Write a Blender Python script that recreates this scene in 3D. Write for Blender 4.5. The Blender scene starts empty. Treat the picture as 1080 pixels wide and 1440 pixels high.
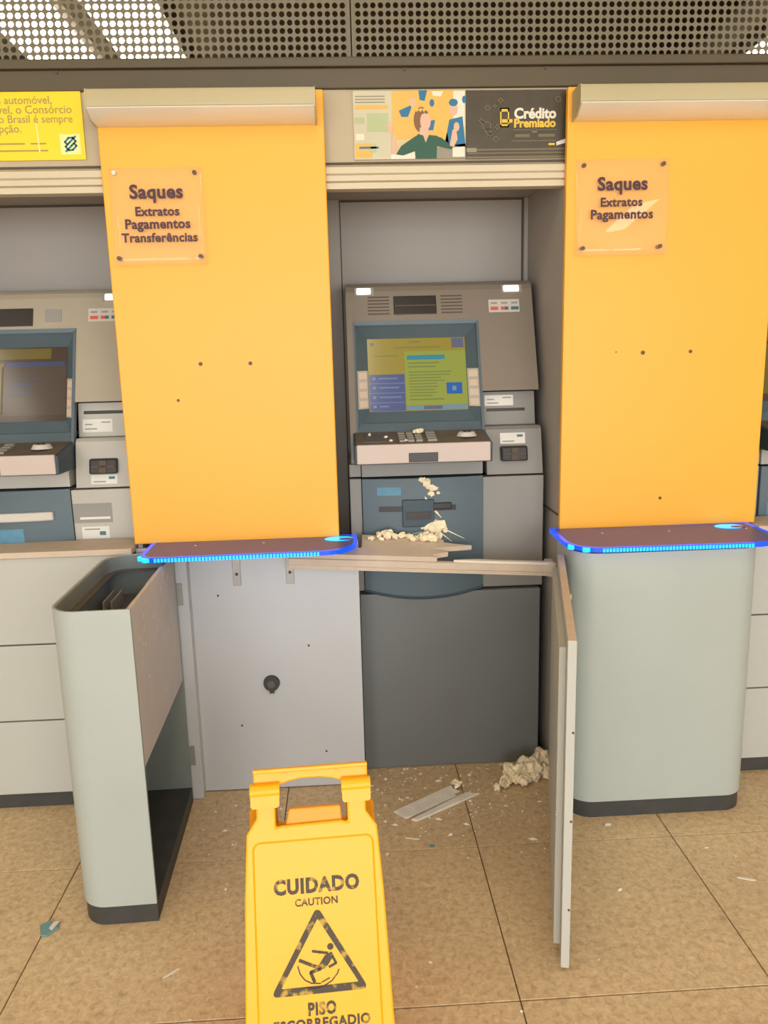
import bpy, bmesh, math, random
from mathutils import Vector, Matrix, noise
random.seed(7)
S = bpy.context.scene
C = S.collection
R_ = math.radians

# ------------------------------------------------------------------ camera
F_PX = 1085.0
CAM_H = 1.45
cam_d = bpy.data.cameras.new('camera')
cam = bpy.data.objects.new('camera', cam_d)
C.objects.link(cam)
dn = Vector((140, 5480, F_PX)).normalized()          # world down in camera axes (x right, y down, z forward)
fy = Vector((-56, -214, F_PX))
fy = (fy - dn * fy.dot(dn)).normalized()
up = -dn
rx = fy.cross(up)
right = Vector((rx[0], fy[0], up[0]))
down = Vector((rx[1], fy[1], up[1]))
fwd = Vector((rx[2], fy[2], up[2]))
M = Matrix.Identity(4)
for i in range(3):
    M[i][0] = right[i]; M[i][1] = -down[i]; M[i][2] = -fwd[i]
M.translation = Vector((0, 0, CAM_H))
cam.matrix_world = M
cam_d.sensor_fit = 'VERTICAL'
cam_d.sensor_height = 24
cam_d.sensor_width = 18
cam_d.lens = 24 * F_PX / 1440
cam_d.clip_start = 0.05
S.camera = cam

# ------------------------------------------------------------------ world, daylight, exposure
w = bpy.data.worlds.new('world'); S.world = w
w.use_nodes = True
bg = w.node_tree.nodes['Background']
bg.inputs[0].default_value = (0.95, 0.98, 1.0, 1)
bg.inputs[1].default_value = 1.2
al = bpy.data.lights.new('daylight_through_front_windows', 'AREA')
al.shape = 'RECTANGLE'; al.size = 8.0; al.size_y = 2.75
al.energy = 520; al.color = (0.885, 0.945, 1.0)
alo = bpy.data.objects.new('daylight_through_front_windows', al)
alo.location = (0, -5.25, 1.5); alo.rotation_euler = (R_(90), 0, 0)
C.objects.link(alo)
LAMP_STRENGTH = 9.0
S.view_settings.view_transform = 'Standard'
S.view_settings.look = 'None'
S.view_settings.gamma = 1
S.view_settings.use_curve_mapping = False
S.view_settings.exposure = -0.40

# ------------------------------------------------------------------ materials
def lin(c):
    out = []
    for v in c:
        v /= 255.0
        out.append(v / 12.92 if v <= 0.04045 else ((v + 0.055) / 1.055) ** 2.4)
    return (*out, 1)
def mat(name, col, rough=0.5, metal=0.0, var=0.05, scale=6.0, bump=0.0, bscale=150.0, spec=0.5, emit=None, es=0.0):
    m = bpy.data.materials.new(name); m.use_nodes = True
    nt = m.node_tree; p = nt.nodes['Principled BSDF']
    L = nt.links.new
    tc = nt.nodes.new('ShaderNodeTexCoord')
    n = nt.nodes.new('ShaderNodeTexNoise'); n.inputs['Scale'].default_value = scale; n.inputs['Detail'].default_value = 6
    L(tc.outputs['Object'], n.inputs['Vector'])
    mr = nt.nodes.new('ShaderNodeMapRange')
    mr.inputs['From Min'].default_value = 0.3; mr.inputs['From Max'].default_value = 0.7
    mr.inputs['To Min'].default_value = 1 - var; mr.inputs['To Max'].default_value = 1 + var
    L(n.outputs['Fac'], mr.inputs['Value'])
    mx = nt.nodes.new('ShaderNodeMix'); mx.data_type = 'RGBA'; mx.blend_type = 'MULTIPLY'
    mx.inputs['Factor'].default_value = 1.0
    mx.inputs['A'].default_value = lin(col)
    L(mr.outputs['Result'], mx.inputs['B'])
    L(mx.outputs['Result'], p.inputs['Base Color'])
    p.inputs['Roughness'].default_value = rough
    p.inputs['Metallic'].default_value = metal
    p.inputs['Specular IOR Level'].default_value = spec
    if bump:
        n2 = nt.nodes.new('ShaderNodeTexNoise'); n2.inputs['Scale'].default_value = bscale; n2.inputs['Detail'].default_value = 3
        L(tc.outputs['Object'], n2.inputs['Vector'])
        b = nt.nodes.new('ShaderNodeBump'); b.inputs['Strength'].default_value = bump; b.inputs['Distance'].default_value = 0.002
        L(n2.outputs['Fac'], b.inputs['Height']); L(b.outputs['Normal'], p.inputs['Normal'])
    if emit:
        p.inputs['Emission Color'].default_value = lin(emit)
        p.inputs['Emission Strength'].default_value = es
    return m

M_ = {}
def mk(key, *a, **k): M_[key] = mat(key, *a, **k)
mk('yellow_laminate', (250, 178, 52), 0.42, var=0.02, scale=1.5)
mk('screw_dark', (96, 70, 44), 0.5)
mk('lamp_housing', (189, 175, 136), 0.45, var=0.02)
mk('lamp_chrome', (236, 230, 212), 0.3, metal=0.15, var=0.02)
mk('fascia_beige', (188, 172, 140), 0.55, var=0.03)
mk('ledge_metal', (210, 195, 164), 0.42, var=0.02)
mk('alcove_grey', (172, 163, 153), 0.6, var=0.025, scale=3)
mk('groove_dark', (92, 80, 68), 0.8)
mk('beam_metal', (89, 77, 54), 0.5, var=0.04)
mk('grille_metal', (122, 112, 90), 0.55, var=0.05)
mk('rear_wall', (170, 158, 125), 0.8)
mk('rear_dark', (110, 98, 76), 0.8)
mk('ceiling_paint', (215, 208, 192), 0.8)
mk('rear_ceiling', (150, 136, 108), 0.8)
mk('hall_wall', (205, 196, 178), 0.8)
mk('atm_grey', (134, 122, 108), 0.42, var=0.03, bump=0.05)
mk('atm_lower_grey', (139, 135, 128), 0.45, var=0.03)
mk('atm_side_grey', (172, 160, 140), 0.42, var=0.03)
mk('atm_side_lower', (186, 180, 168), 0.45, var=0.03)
mk('atm_base_grey', (114, 117, 115), 0.5, var=0.05, scale=3)
mk('atm_teal', (86, 101, 108), 0.45, var=0.04)
mk('atm_teal_dark', (56, 72, 82), 0.5)
mk('atm_black', (42, 36, 34), 0.35)
mk('console_top', (104, 92, 80), 0.5, var=0.15, scale=30)
mk('console_front', (196, 178, 166), 0.4, var=0.02)
mk('key_cream', (238, 212, 188), 0.5)
mk('key_grey', (150, 142, 132), 0.5)
mk('reader_white', (205, 196, 184), 0.4)
mk('lamp_glass', (250, 250, 245), 0.1, metal=0.6, var=0.0, emit=(255, 250, 240), es=1.8)
mk('label_white', (225, 220, 210), 0.6)
mk('label_grey', (150, 146, 138), 0.6)
mk('sticker_blue', (90, 140, 165), 0.5, var=0.1, scale=60)
mk('white_laminate', (188, 187, 177), 0.5, var=0.02, scale=2)
mk('white_panel', (196, 197, 198), 0.5, var=0.02, scale=3)
mk('raw_edge', (206, 186, 164), 0.65, var=0.05, scale=20)
mk('black_plinth', (62, 61, 58), 0.55, var=0.15, scale=20)
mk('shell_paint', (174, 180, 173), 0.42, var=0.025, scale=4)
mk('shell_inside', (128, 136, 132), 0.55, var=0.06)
mk('shell_cover', (196, 186, 178), 0.5, var=0.05, scale=10)
mk('interior_dark', (92, 90, 84), 0.6, var=0.1)
mk('rib_metal', (150, 146, 135), 0.5)
mk('hinge_metal', (165, 162, 158), 0.4, metal=0.5)
mk('shelf_top', (106, 98, 158), 0.42, var=0.03)
mk('glow_blue', (10, 60, 190), 0.25, emit=(10, 75, 240), es=1.5)
mk('glow_cyan', (20, 150, 240), 0.3, emit=(20, 170, 255), es=2.3)
mk('sign_yellow', (252, 178, 6), 0.38, var=0.02, scale=5)
mk('sign_orange', (238, 156, 20), 0.45)
mk('foam', (248, 230, 194), 0.95, var=0.18, scale=40, bump=0.6, bscale=60)
mk('debris_white', (226, 216, 200), 0.7)
mk('debris_grey', (238, 230, 216), 0.6, var=0.08, scale=25)
mk('shard_teal', (110, 150, 150), 0.2)
mk('poster_yellow', (255, 216, 30), 0.5, var=0.01)
mk('print_grey', (175, 150, 75), 0.6)
mk('print_blue', (30, 120, 140), 0.6)
mk('print_pale', (250, 232, 150), 0.6)
mk('p_cream', (214, 192, 140), 0.5); mk('p_pale', (206, 196, 164), 0.5); mk('p_green_pale', (180, 190, 140), 0.5)
mk('p_gold', (226, 180, 84), 0.5); mk('p_white', (232, 222, 200), 0.5); mk('p_blue', (36, 112, 150), 0.5)
mk('p_skin', (222, 178, 148), 0.5); mk('p_hair', (130, 88, 50), 0.5); mk('p_green', (36, 84, 62), 0.5)
mk('p_dark', (72, 62, 42), 0.35, var=0.12, scale=20); mk('p_dark_line', (118, 104, 72), 0.5); mk('p_yellow', (232, 190, 60), 0.5); mk('p_grey', (150, 140, 120), 0.5)
mk('ink_purple', (74, 40, 50), 0.5)
mk('red_print', (214, 96, 80), 0.5)
mk('teal_print', (70, 110, 120), 0.5)
def screen_mat(k, c, s=0.72): mk(k, (30, 30, 30), 0.15, var=0.0, emit=c, es=s)
screen_mat('s_olive', (196, 170, 62)); screen_mat('s_green', (186, 196, 80)); screen_mat('s_blue', (96, 112, 168)); screen_mat('s_blue_line', (150, 160, 190))
screen_mat('s_cyan', (60, 170, 190)); screen_mat('s_text', (150, 160, 90)); screen_mat('s_icon', (30, 120, 210)); screen_mat('s_pale', (140, 180, 200)); screen_mat('s_top', (120, 126, 150))
screen_mat('s_brown', (112, 84, 62), 0.4); screen_mat('s_bar', (160, 136, 50), 0.5); screen_mat('s_bluedim', (84, 100, 150), 0.5)
screen_mat('s_browntext', (128, 104, 84), 0.4)

def luminaire_mat():
    m = bpy.data.materials.new('diffuser_light'); m.use_nodes = True
    p = m.node_tree.nodes['Principled BSDF']
    p.inputs['Base Color'].default_value = (0.9, 0.9, 0.88, 1)
    p.inputs['Emission Color'].default_value = (1.0, 0.91, 0.76, 1)
    p.inputs['Emission Strength'].default_value = LAMP_STRENGTH
    return m
M_['diffuser'] = luminaire_mat()

def tile_mat():
    m = bpy.data.materials.new('floor_tile'); m.use_nodes = True
    nt = m.node_tree; p = nt.nodes['Principled BSDF']; L = nt.links.new
    g = nt.nodes.new('ShaderNodeNewGeometry')
    n1 = nt.nodes.new('ShaderNodeTexNoise'); n1.inputs['Scale'].default_value = 55; n1.inputs['Detail'].default_value = 8; n1.inputs['Roughness'].default_value = 0.7
    n1.inputs['Distortion'].default_value = 0.6
    n2 = nt.nodes.new('ShaderNodeTexNoise'); n2.inputs['Scale'].default_value = 3.0; n2.inputs['Detail'].default_value = 4
    L(g.outputs['Position'], n1.inputs['Vector']); L(g.outputs['Position'], n2.inputs['Vector'])
    r = nt.nodes.new('ShaderNodeValToRGB')
    e = r.color_ramp.elements
    e[0].position = 0.28; e[0].color = lin((176, 146, 108))
    e[1].position = 0.72; e[1].color = lin((232, 206, 166))
    k = r.color_ramp.elements.new(0.5); k.color = lin((212, 183, 141))
    L(n1.outputs['Fac'], r.inputs['Fac'])
    oi = nt.nodes.new('ShaderNodeObjectInfo')
    ad = nt.nodes.new('ShaderNodeMath'); ad.operation = 'MULTIPLY_ADD'; ad.inputs[1].default_value = 0.35; 
    L(n2.outputs['Fac'], ad.inputs[0])
    m2 = nt.nodes.new('ShaderNodeMath'); m2.operation = 'MULTIPLY_ADD'; m2.inputs[1].default_value = 0.06; m2.inputs[2].default_value = 0.79
    L(oi.outputs['Random'], m2.inputs[0]); L(m2.outputs[0], ad.inputs[2])
    mx = nt.nodes.new('ShaderNodeMix'); mx.data_type = 'RGBA'; mx.blend_type = 'MULTIPLY'; mx.inputs['Factor'].default_value = 1
    L(r.outputs['Color'], mx.inputs['A']); L(ad.outputs[0], mx.inputs['B'])
    L(mx.outputs['Result'], p.inputs['Base Color'])
    p.inputs['Roughness'].default_value = 0.48
    return m
M_['tile'] = tile_mat()
mk('grout', (128, 100, 74), 0.9)

def acrylic_mat(name, fac, col):
    m = bpy.data.materials.new(name); m.use_nodes = True
    nt = m.node_tree; L = nt.links.new
    for n in list(nt.nodes): nt.nodes.remove(n)
    o = nt.nodes.new('ShaderNodeOutputMaterial')
    t = nt.nodes.new('ShaderNodeBsdfTransparent'); t.inputs[0].default_value = (1, 1, 1, 1)
    d = nt.nodes.new('ShaderNodeBsdfDiffuse'); d.inputs[0].default_value = lin(col)
    gl = nt.nodes.new('ShaderNodeBsdfGlossy'); gl.inputs['Roughness'].default_value = 0.03
    fr = nt.nodes.new('ShaderNodeFresnel'); fr.inputs['IOR'].default_value = 1.5
    a = nt.nodes.new('ShaderNodeMixShader'); a.inputs[0].default_value = fac
    L(t.outputs[0], a.inputs[1]); L(d.outputs[0], a.inputs[2])
    b = nt.nodes.new('ShaderNodeMixShader')
    ge = nt.nodes.new('ShaderNodeNewGeometry'); iv = nt.nodes.new('ShaderNodeMath'); iv.operation = 'SUBTRACT'; iv.inputs[0].default_value = 1.0
    mu = nt.nodes.new('ShaderNodeMath'); mu.operation = 'MULTIPLY'
    L(ge.outputs['Backfacing'], iv.inputs[1]); L(iv.outputs[0], mu.inputs[0]); L(fr.outputs[0], mu.inputs[1])
    L(mu.outputs[0], b.inputs[0]); L(a.outputs[0], b.inputs[1]); L(gl.outputs[0], b.inputs[2])
    L(b.outputs[0], o.inputs['Surface'])
    return m
M_['acrylic'] = acrylic_mat('acrylic', 0.09, (255, 232, 186))

def worn_ink():
    m = bpy.data.materials.new('worn_ink'); m.use_nodes = True
    nt = m.node_tree; p = nt.nodes['Principled BSDF']; L = nt.links.new
    tc = nt.nodes.new('ShaderNodeTexCoord')
    n = nt.nodes.new('ShaderNodeTexNoise'); n.inputs['Scale'].default_value = 55; n.inputs['Detail'].default_value = 5
    L(tc.outputs['Object'], n.inputs['Vector'])
    r = nt.nodes.new('ShaderNodeValToRGB'); e = r.color_ramp.elements
    e[0].position = 0.54; e[0].color = lin((66, 50, 14)); e[1].position = 0.66; e[1].color = lin((186, 146, 40))
    L(n.outputs['Fac'], r.inputs['Fac']); L(r.outputs['Color'], p.inputs['Base Color'])
    p.inputs['Roughness'].default_value = 0.5
    return m
M_['worn_ink'] = worn_ink()

# ------------------------------------------------------------------ mesh helpers
BASE = {}
TXT = {}
def text_geo(s, bold=0.0, space=1.0):
    key = (s, bold, space)
    if key in TXT: return TXT[key]
    cu = bpy.data.curves.new('t', 'FONT'); cu.body = s; cu.dimensions = '2D'; cu.fill_mode = 'FRONT'
    cu.offset = bold; cu.space_character = space; cu.resolution_u = 3
    o = bpy.data.objects.new('t', cu); C.objects.link(o)
    dg = bpy.context.evaluated_depsgraph_get()
    me = bpy.data.meshes.new_from_object(o.evaluated_get(dg))
    vs = [v.co.copy() for v in me.vertices]; fs = [list(p.vertices) for p in me.polygons]
    bpy.data.objects.remove(o); bpy.data.curves.remove(cu); bpy.data.meshes.remove(me)
    x0 = min(v.x for v in vs); x1 = max(v.x for v in vs)
    TXT[key] = (vs, fs, x0, x1)
    return TXT[key]

class MB:
    def __init__(self, local=False, fn=None):
        self.v = []; self.f = []; self.mi = []; self.local = local; self.fn = fn
    def add(self, vs, fs, mi=0):
        n = len(self.v)
        for p in vs:
            p = Vector(p)
            self.v.append(Vector(self.fn(p)) if self.fn else p)
        for f in fs:
            self.f.append([i + n for i in f]); self.mi.append(mi)
        return self
    def box(self, x0, x1, y0, y1, z0, z1, mi=0):
        vs = [(x, y, z) for x in (x0, x1) for y in (y0, y1) for z in (z0, z1)]
        fs = [(0, 1, 3, 2), (4, 6, 7, 5), (0, 4, 5, 1), (2, 3, 7, 6), (0, 2, 6, 4), (1, 5, 7, 3)]
        return self.add(vs, fs, mi)
    def prism(self, poly, axis, a, b, mi=0):
        def P(p, t):
            if axis == 'x': return (t, p[0], p[1])
            if axis == 'y': return (p[0], t, p[1])
            return (p[0], p[1], t)
        n = len(poly)
        vs = [P(p, a) for p in poly] + [P(p, b) for p in poly]
        fs = [list(range(n - 1, -1, -1)), list(range(n, 2 * n))]
        for i in range(n):
            j = (i + 1) % n
            fs.append((i, j, n + j, n + i))
        return self.add(vs, fs, mi)
    def cyl(self, c, r, axis, h, n=16, mi=0, r2=None):
        r2 = r if r2 is None else r2
        c = Vector(c); vs = []
        for k, rr in ((0, r), (1, r2)):
            for i in range(n):
                a = 2 * math.pi * i / n
                u, v_ = rr * math.cos(a), rr * math.sin(a)
                d = {'x': (h * k, u, v_), 'y': (u, h * k, v_), 'z': (u, v_, h * k)}[axis]
                vs.append(c + Vector(d))
        fs = [list(range(n)), list(range(n, 2 * n))] + [(i, (i + 1) % n, n + (i + 1) % n, n + i) for i in range(n)]
        return self.add(vs, fs, mi)
    def tube(self, pts, r, n=8, mi=0):
        pts = [Vector(p) for p in pts]; rings = []
        vs = []
        for i, p in enumerate(pts):
            t = (pts[min(i + 1, len(pts) - 1)] - pts[max(i - 1, 0)]).normalized()
            ref = Vector((0, 0, 1)) if abs(t.z) < 0.9 else Vector((1, 0, 0))
            u = t.cross(ref).normalized(); v_ = t.cross(u)
            for k in range(n):
                a = 2 * math.pi * k / n
                vs.append(p + (u * math.cos(a) + v_ * math.sin(a)) * r)
        fs = []
        for i in range(len(pts) - 1):
            for k in range(n):
                fs.append((i * n + k, i * n + (k + 1) % n, (i + 1) * n + (k + 1) % n, (i + 1) * n + k))
        fs.append(list(range(n))); fs.append(list(range((len(pts) - 1) * n, len(pts) * n)))
        return self.add(vs, fs, mi)
    def text(self, s, c, U, V, width, mi=0, bold=0.0, stretch=1.0, align='c', space=1.0):
        vs, fs, x0, x1 = text_geo(s, bold, space)
        k = width / (x1 - x0); c = Vector(c); U = Vector(U); V = Vector(V)
        off = {'c': (x0 + x1) / 2, 'l': x0, 'r': x1}[align]
        return self.add([c + U * ((v.x - off) * k) + V * (v.y * k * stretch) for v in vs], fs, mi)
    def build(self, name, mats, parent=None, bevel=0.0, smooth=False, flat=False, seg=2):
        if not isinstance(mats, (list, tuple)): mats = [mats]
        off = Vector((0, 0, 0))
        if parent is not None and not self.local: off = BASE[parent.as_pointer()]
        me = bpy.data.meshes.new(name)
        me.from_pydata([v - off for v in self.v], [], self.f)
        for m in mats: me.materials.append(M_[m])
        for p, i in zip(me.polygons, self.mi): p.material_index = i
        if not flat:
            bm = bmesh.new(); bm.from_mesh(me); bmesh.ops.recalc_face_normals(bm, faces=bm.faces); bm.to_mesh(me); bm.free()
        if smooth:
            for p in me.polygons: p.use_smooth = True
            me.set_sharp_from_angle(angle=R_(38))
        o = bpy.data.objects.new(name, me); C.objects.link(o)
        if parent is not None:
            o.parent = parent; BASE[o.as_pointer()] = BASE.get(parent.as_pointer(), off)
        else:
            BASE[o.as_pointer()] = Vector((0, 0, 0))
        if bevel:
            b = o.modifiers.new('bevel', 'BEVEL'); b.width = bevel; b.segments = seg; b.limit_method = 'ANGLE'; b.angle_limit = R_(40)
        return o
def tag(o, label=None, cat=None, group=None, kind=None):
    if label: o['label'] = label
    if cat: o['category'] = cat
    if group: o['group'] = group
    if kind: o['kind'] = kind
    return o
def thing(name, label, cat, base, rotz=0.0, group=None):
    o = bpy.data.objects.new(name, None); C.objects.link(o)
    o.empty_display_size = 0.1
    o.location = base; o.rotation_euler = (0, 0, rotz)
    BASE[o.as_pointer()] = Vector(base)
    return tag(o, label, cat, group)
def origin_mesh(o, c):      # move a top-level mesh's origin to c
    c = Vector(c); o.data.transform(Matrix.Translation(-c)); o.location = c
    return o
def part_label(o, s): o['label'] = s; return o
def rrect(x0, x1, y0, y1, r, n=6, corners=(1, 1, 1, 1)):
    """corners: (x0y0, x1y0, x1y1, x0y1)"""
    pts = []
    for k, (cx, cy, a0, sx, sy) in enumerate(((x0, y0, 180, 1, 1), (x1, y0, 270, -1, 1), (x1, y1, 0, -1, -1), (x0, y1, 90, 1, -1))):
        rr = r[k] if isinstance(r, (list, tuple)) else r
        if not corners[k] or rr <= 0: pts.append((cx, cy)); continue
        for i in range(n + 1):
            a = R_(a0 + 90 * i / n)
            pts.append((cx + sx * rr + rr * math.cos(a), cy + sy * rr + rr * math.sin(a)))
    return pts
PITCH = 1.376
EX, EZ = (1, 0, 0), (0, 0, 1)

# ------------------------------------------------------------------ the setting
HX0, HX1, HY0, HY1, HZ = -4.2, 4.4, -5.0, 6.0, 3.0
floor = tag(MB().box(HX0, HX1, HY0, HY1, -0.12, -0.006).build('floor', 'grout'), 'beige tiled floor with dark joints', kind='structure')
TX, TY = 0.596, 0.572
tmb = MB(local=True).box(-TX / 2 + .0016, TX / 2 - .0016, -TY / 2 + .0016, TY / 2 - .0016, -0.006, 0.0)
t0 = None
for i in range(-8, 7):
    for j in range(0, 14):
        cx = 0.353 + TX * (i + .5); cy = 2.074 + TY * (.5 - j)
        if cx < HX0 or cx > HX1 or cy - TY / 2 < HY0: continue
        if t0 is None:
            t0 = tmb.build('tile', 'tile', floor, bevel=0.0012, seg=1); o = t0
        else:
            o = t0.copy(); C.objects.link(o); o.parent = floor
        o.location = (cx, cy, 0)
tag(MB().box(HX0, HX1, HY0, 2.5, HZ, HZ + .1).build('ceiling', 'ceiling_paint'), 'pale hall ceiling', kind='structure')
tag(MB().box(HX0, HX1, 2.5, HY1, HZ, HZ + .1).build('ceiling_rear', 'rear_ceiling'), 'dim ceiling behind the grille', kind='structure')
tag(MB().box(HX0 - .1, HX0, HY0, HY1, -.1, HZ).build('wall_left', 'hall_wall'), kind='structure')
tag(MB().box(HX1, HX1 + .1, HY0, HY1, -.1, HZ).build('wall_right', 'hall_wall'), kind='structure')
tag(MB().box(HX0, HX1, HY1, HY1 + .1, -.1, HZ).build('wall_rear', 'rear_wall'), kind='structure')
f = MB().box(HX0, HX1, HY0 - .1, HY0, -.1, .12).box(HX0, HX1, HY0 - .1, HY0, HZ - .15, HZ)
tag(f.build('wall_front', 'hall_wall'), kind='structure')
f = MB()
for k in range(8):
    x = HX0 + .03 + (HX1 - HX0 - .06) * k / 7
    f.box(x - .03, x + .03, HY0 - .08, HY0 - .02, .12, HZ - .15)
f.box(HX0, HX1, HY0 - .08, HY0 - .02, 2.15, 2.21)
tag(f.build('window_1', 'beam_metal'), kind='structure')

# wall of the machine row, outside the modelled bays
tag(MB().box(HX0, -1.436, 2.514, 2.60, 0, 2.235).build('wall_back_left', 'fascia_beige'), kind='structure')
tag(MB().box(2.086, HX1, 2.514, 2.60, 0, 2.235).build('wall_back_right', 'fascia_beige'), kind='structure')

# grey beam above the machines
b = thing('header_beam', 'long grey metal beam running above the yellow panels', 'beam', (0.1, 2.5, 2.235))
MB().box(HX0, HX1, 2.475, 2.60, 2.237, 2.292).build('beam_face', 'beam_metal', b, bevel=.003)
MB().box(HX0, HX1, 2.462, 2.60, 2.292, 2.318).build('beam_lip', 'beam_metal', b, bevel=.004)
for px in (-.80, .207, .628):
    MB().cyl((px, 2.472, 2.286), .005, 'y', .006, 10).build('rivet', 'groove_dark', b)

# perforated grille
def grille(x0, x1, label):
    g = thing('perforated_grille', label, 'grille', ((x0 + x1) / 2, 2.5, 2.318), group='perforated grilles above the beam')
    p = 0.0222; r = 0.0083; z0 = 2.322; nz = 12
    nx = int((x1 - x0 - .008) / p); sx = (x0 + x1) / 2 - nx * p / 2
    m = MB(); n = 10
    for i in range(nx):
        for j in range(nz):
            cx = sx + (i + .5) * p; cz = z0 + (j + .5) * p
            vs = []
            for k in range(n):
                a = 2 * math.pi * k / n
                vs.append((cx + r * math.cos(a), 2.5, cz + r * math.sin(a)))
            h = p / 2
            for k in range(n):
                a = 2 * math.pi * k / n
                q = h / max(abs(math.cos(a)), abs(math.sin(a)))
                vs.append((cx + q * math.cos(a), 2.5, cz + q * math.sin(a)))
            cor = [(cx + h, 2.5, cz + h), (cx - h, 2.5, cz + h), (cx - h, 2.5, cz - h), (cx + h, 2.5, cz - h)]
            fs = []
            for k in range(n):
                k2 = (k + 1) % n
                fs.append([k, n + k, n + k2, k2])
            vs += cor
            # corners
            for q, ang in enumerate((45, 135, 225, 315)):
                k = int(ang / (360 / n)); k2 = (k + 1) % n
                fs.append([n + k, 2 * n + q, n + k2])
            m.add(vs, fs)
    o = m.build('perforated_sheet', 'grille_metal', g, flat=True)
    s_ = o.modifiers.new('thick', 'SOLIDIFY'); s_.thickness = .0015
    fr = MB()
    zt = z0 + nz * p
    fr.box(x0, x1, 2.497, 2.515, 2.318, z0)
    fr.box(x0, x1, 2.497, 2.515, zt, HZ)
    fr.box(x0, sx, 2.497, 2.515, z0, zt); fr.box(sx + nx * p, x1, 2.497, 2.515, z0, zt)
    fr.build('sheet_frame', 'grille_metal', g)
grille(-2.69, -1.327, 'perforated metal grille beyond the left end of the frame')
grille(-1.323, .051, 'perforated metal grille above the left yellow panel')
grille(.055, 1.427, 'perforated metal grille above the right yellow panel')
grille(1.431, 2.80, 'perforated metal grille beyond the right end of the frame')
tag(MB().box(HX0, -2.69, 2.497, 2.515, 2.318, HZ).build('wall_upper_left', 'grille_metal'), kind='structure')
tag(MB().box(2.80, HX1, 2.497, 2.515, 2.318, HZ).build('wall_upper_right', 'grille_metal'), kind='structure')
tag(origin_mesh(MB().box(-.02, .16, 4.9, 5.1, 0, HZ).build('pillar', 'rear_dark', bevel=.01), (.07, 5, 0)), 'dark pillar behind the perforated grille', 'pillar')
tag(origin_mesh(MB().box(1.66, 1.76, 2.7, 5.9, 2.90, HZ).build('ceiling_joist', 'rear_dark', bevel=.008), (1.71, 4.3, 2.9)), 'dark ceiling joist behind the grille on the right', 'joist')

# fluorescent fixtures
def luminaire(x, y, label, group):
    l = thing('fluorescent_fixture', label, 'ceiling light', (x, y, HZ - .07), group=group)
    MB().box(x - .165, x + .165, y - .61, y + .61, HZ - .05, HZ - .001).build('housing', 'ceiling_paint', l, bevel=.004)
    MB().prism([(x - .155, HZ - .05), (x - .135, HZ - .085), (x + .135, HZ - .085), (x + .155, HZ - .05)], 'y', y - .585, y + .585).build('diffuser', 'diffuser', l)
    for e in (-.6, .585):
        MB().box(x - .16, x + .16, y + e, y + e + .015, HZ - .09, HZ - .05).build('end_cap', 'ceiling_paint', l)
luminaire(-.895, 3.80, 'fluorescent fixture behind the grille nearest the left yellow panel', 'fixtures behind the grille')
luminaire(-1.335, 3.79, 'leftmost fluorescent fixture behind the grille', 'fixtures behind the grille')
luminaire(2.28, 3.84, 'fluorescent fixture behind the grille at the right', 'fixtures behind the grille')
for lx in (-2.3, 0.0, 2.3):
    for ly in (1.0, -1.6, -3.9):
        luminaire(lx, ly, 'fluorescent fixture on the hall ceiling', 'fixtures on the hall ceiling')

# header fascia board with ledges
h = thing('header_board', 'beige board and grooved ledge between the beam and the alcoves', 'fascia', (0, 2.5, 1.95))
MB().box(HX0, HX1, 2.487, 2.512, 2.031, 2.236).build('fascia_board', 'fascia_beige', h)
for k in (-1, 0, 1):
    a, c = -.041 + PITCH * k, .689 + PITCH * k
    m = MB()
    m.prism([(2.51, 1.955), (2.467, 1.955), (2.467, 1.972), (2.472, 1.974), (2.463, 1.977), (2.463, 1.992), (2.469, 1.995), (2.463, 1.998), (2.463, 2.016), (2.487, 2.028), (2.51, 2.028)], 'x', a, c)
    m.build('ledge_rail', 'ledge_metal', h)
MB().box(-2.80, 2.76, 2.484, 2.488, 2.028, 2.034).build('shadow_gap', 'groove_dark', h)

# alcoves
for k, lab in ((-1, 'grey alcove lining around the left cash machine'), (0, 'grey alcove lining around the damaged central cash machine'), (1, 'grey alcove lining around the cash machine at the right edge')):
    d = PITCH * k
    al_ = thing('machine_alcove', lab, 'alcove', (.325 + d, 2.7, 0), group='alcoves of the machine row')
    MB().box(-.055 + d, .705 + d, 2.95, 2.975, 0, 2.03).build('back_panel', 'alcove_grey', al_)
    MB().box(-.055 + d, -.042 + d, 2.464, 2.95, .9, 2.015).build('side_panel', 'alcove_grey', al_, bevel=.001)
    MB().box(.69 + d, .705 + d, 2.464, 2.95, 0, 2.015).build('side_panel', 'alcove_grey', al_, bevel=.001)
    MB().box(-.042 + d, .69 + d, 2.512, 2.95, 2.015, 2.03).build('soffit', 'alcove_grey', al_)
    MB().box(-.042 + d, .0 + d, 2.938, 2.95, 0, 2.015).build('corner_strip', 'alcove_grey', al_, bevel=.001)
    MB().box(.0 + d, .004 + d, 2.946, 2.951, 0, 2.015).build('joint_line', 'groove_dark', al_)
    MB().box(.666 + d, .673 + d, 2.942, 2.951, 0, 2.015).build('joint_line', 'groove_dark', al_)
    MB().box(.005 + d, .665 + d, 2.946, 2.951, 2.008, 2.015).build('joint_line', 'groove_dark', al_)
    if k == 0:
        MB().box(.684, .6895, 2.464, 2.95, .93, .934).build('joint_line', 'groove_dark', al_)

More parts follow.
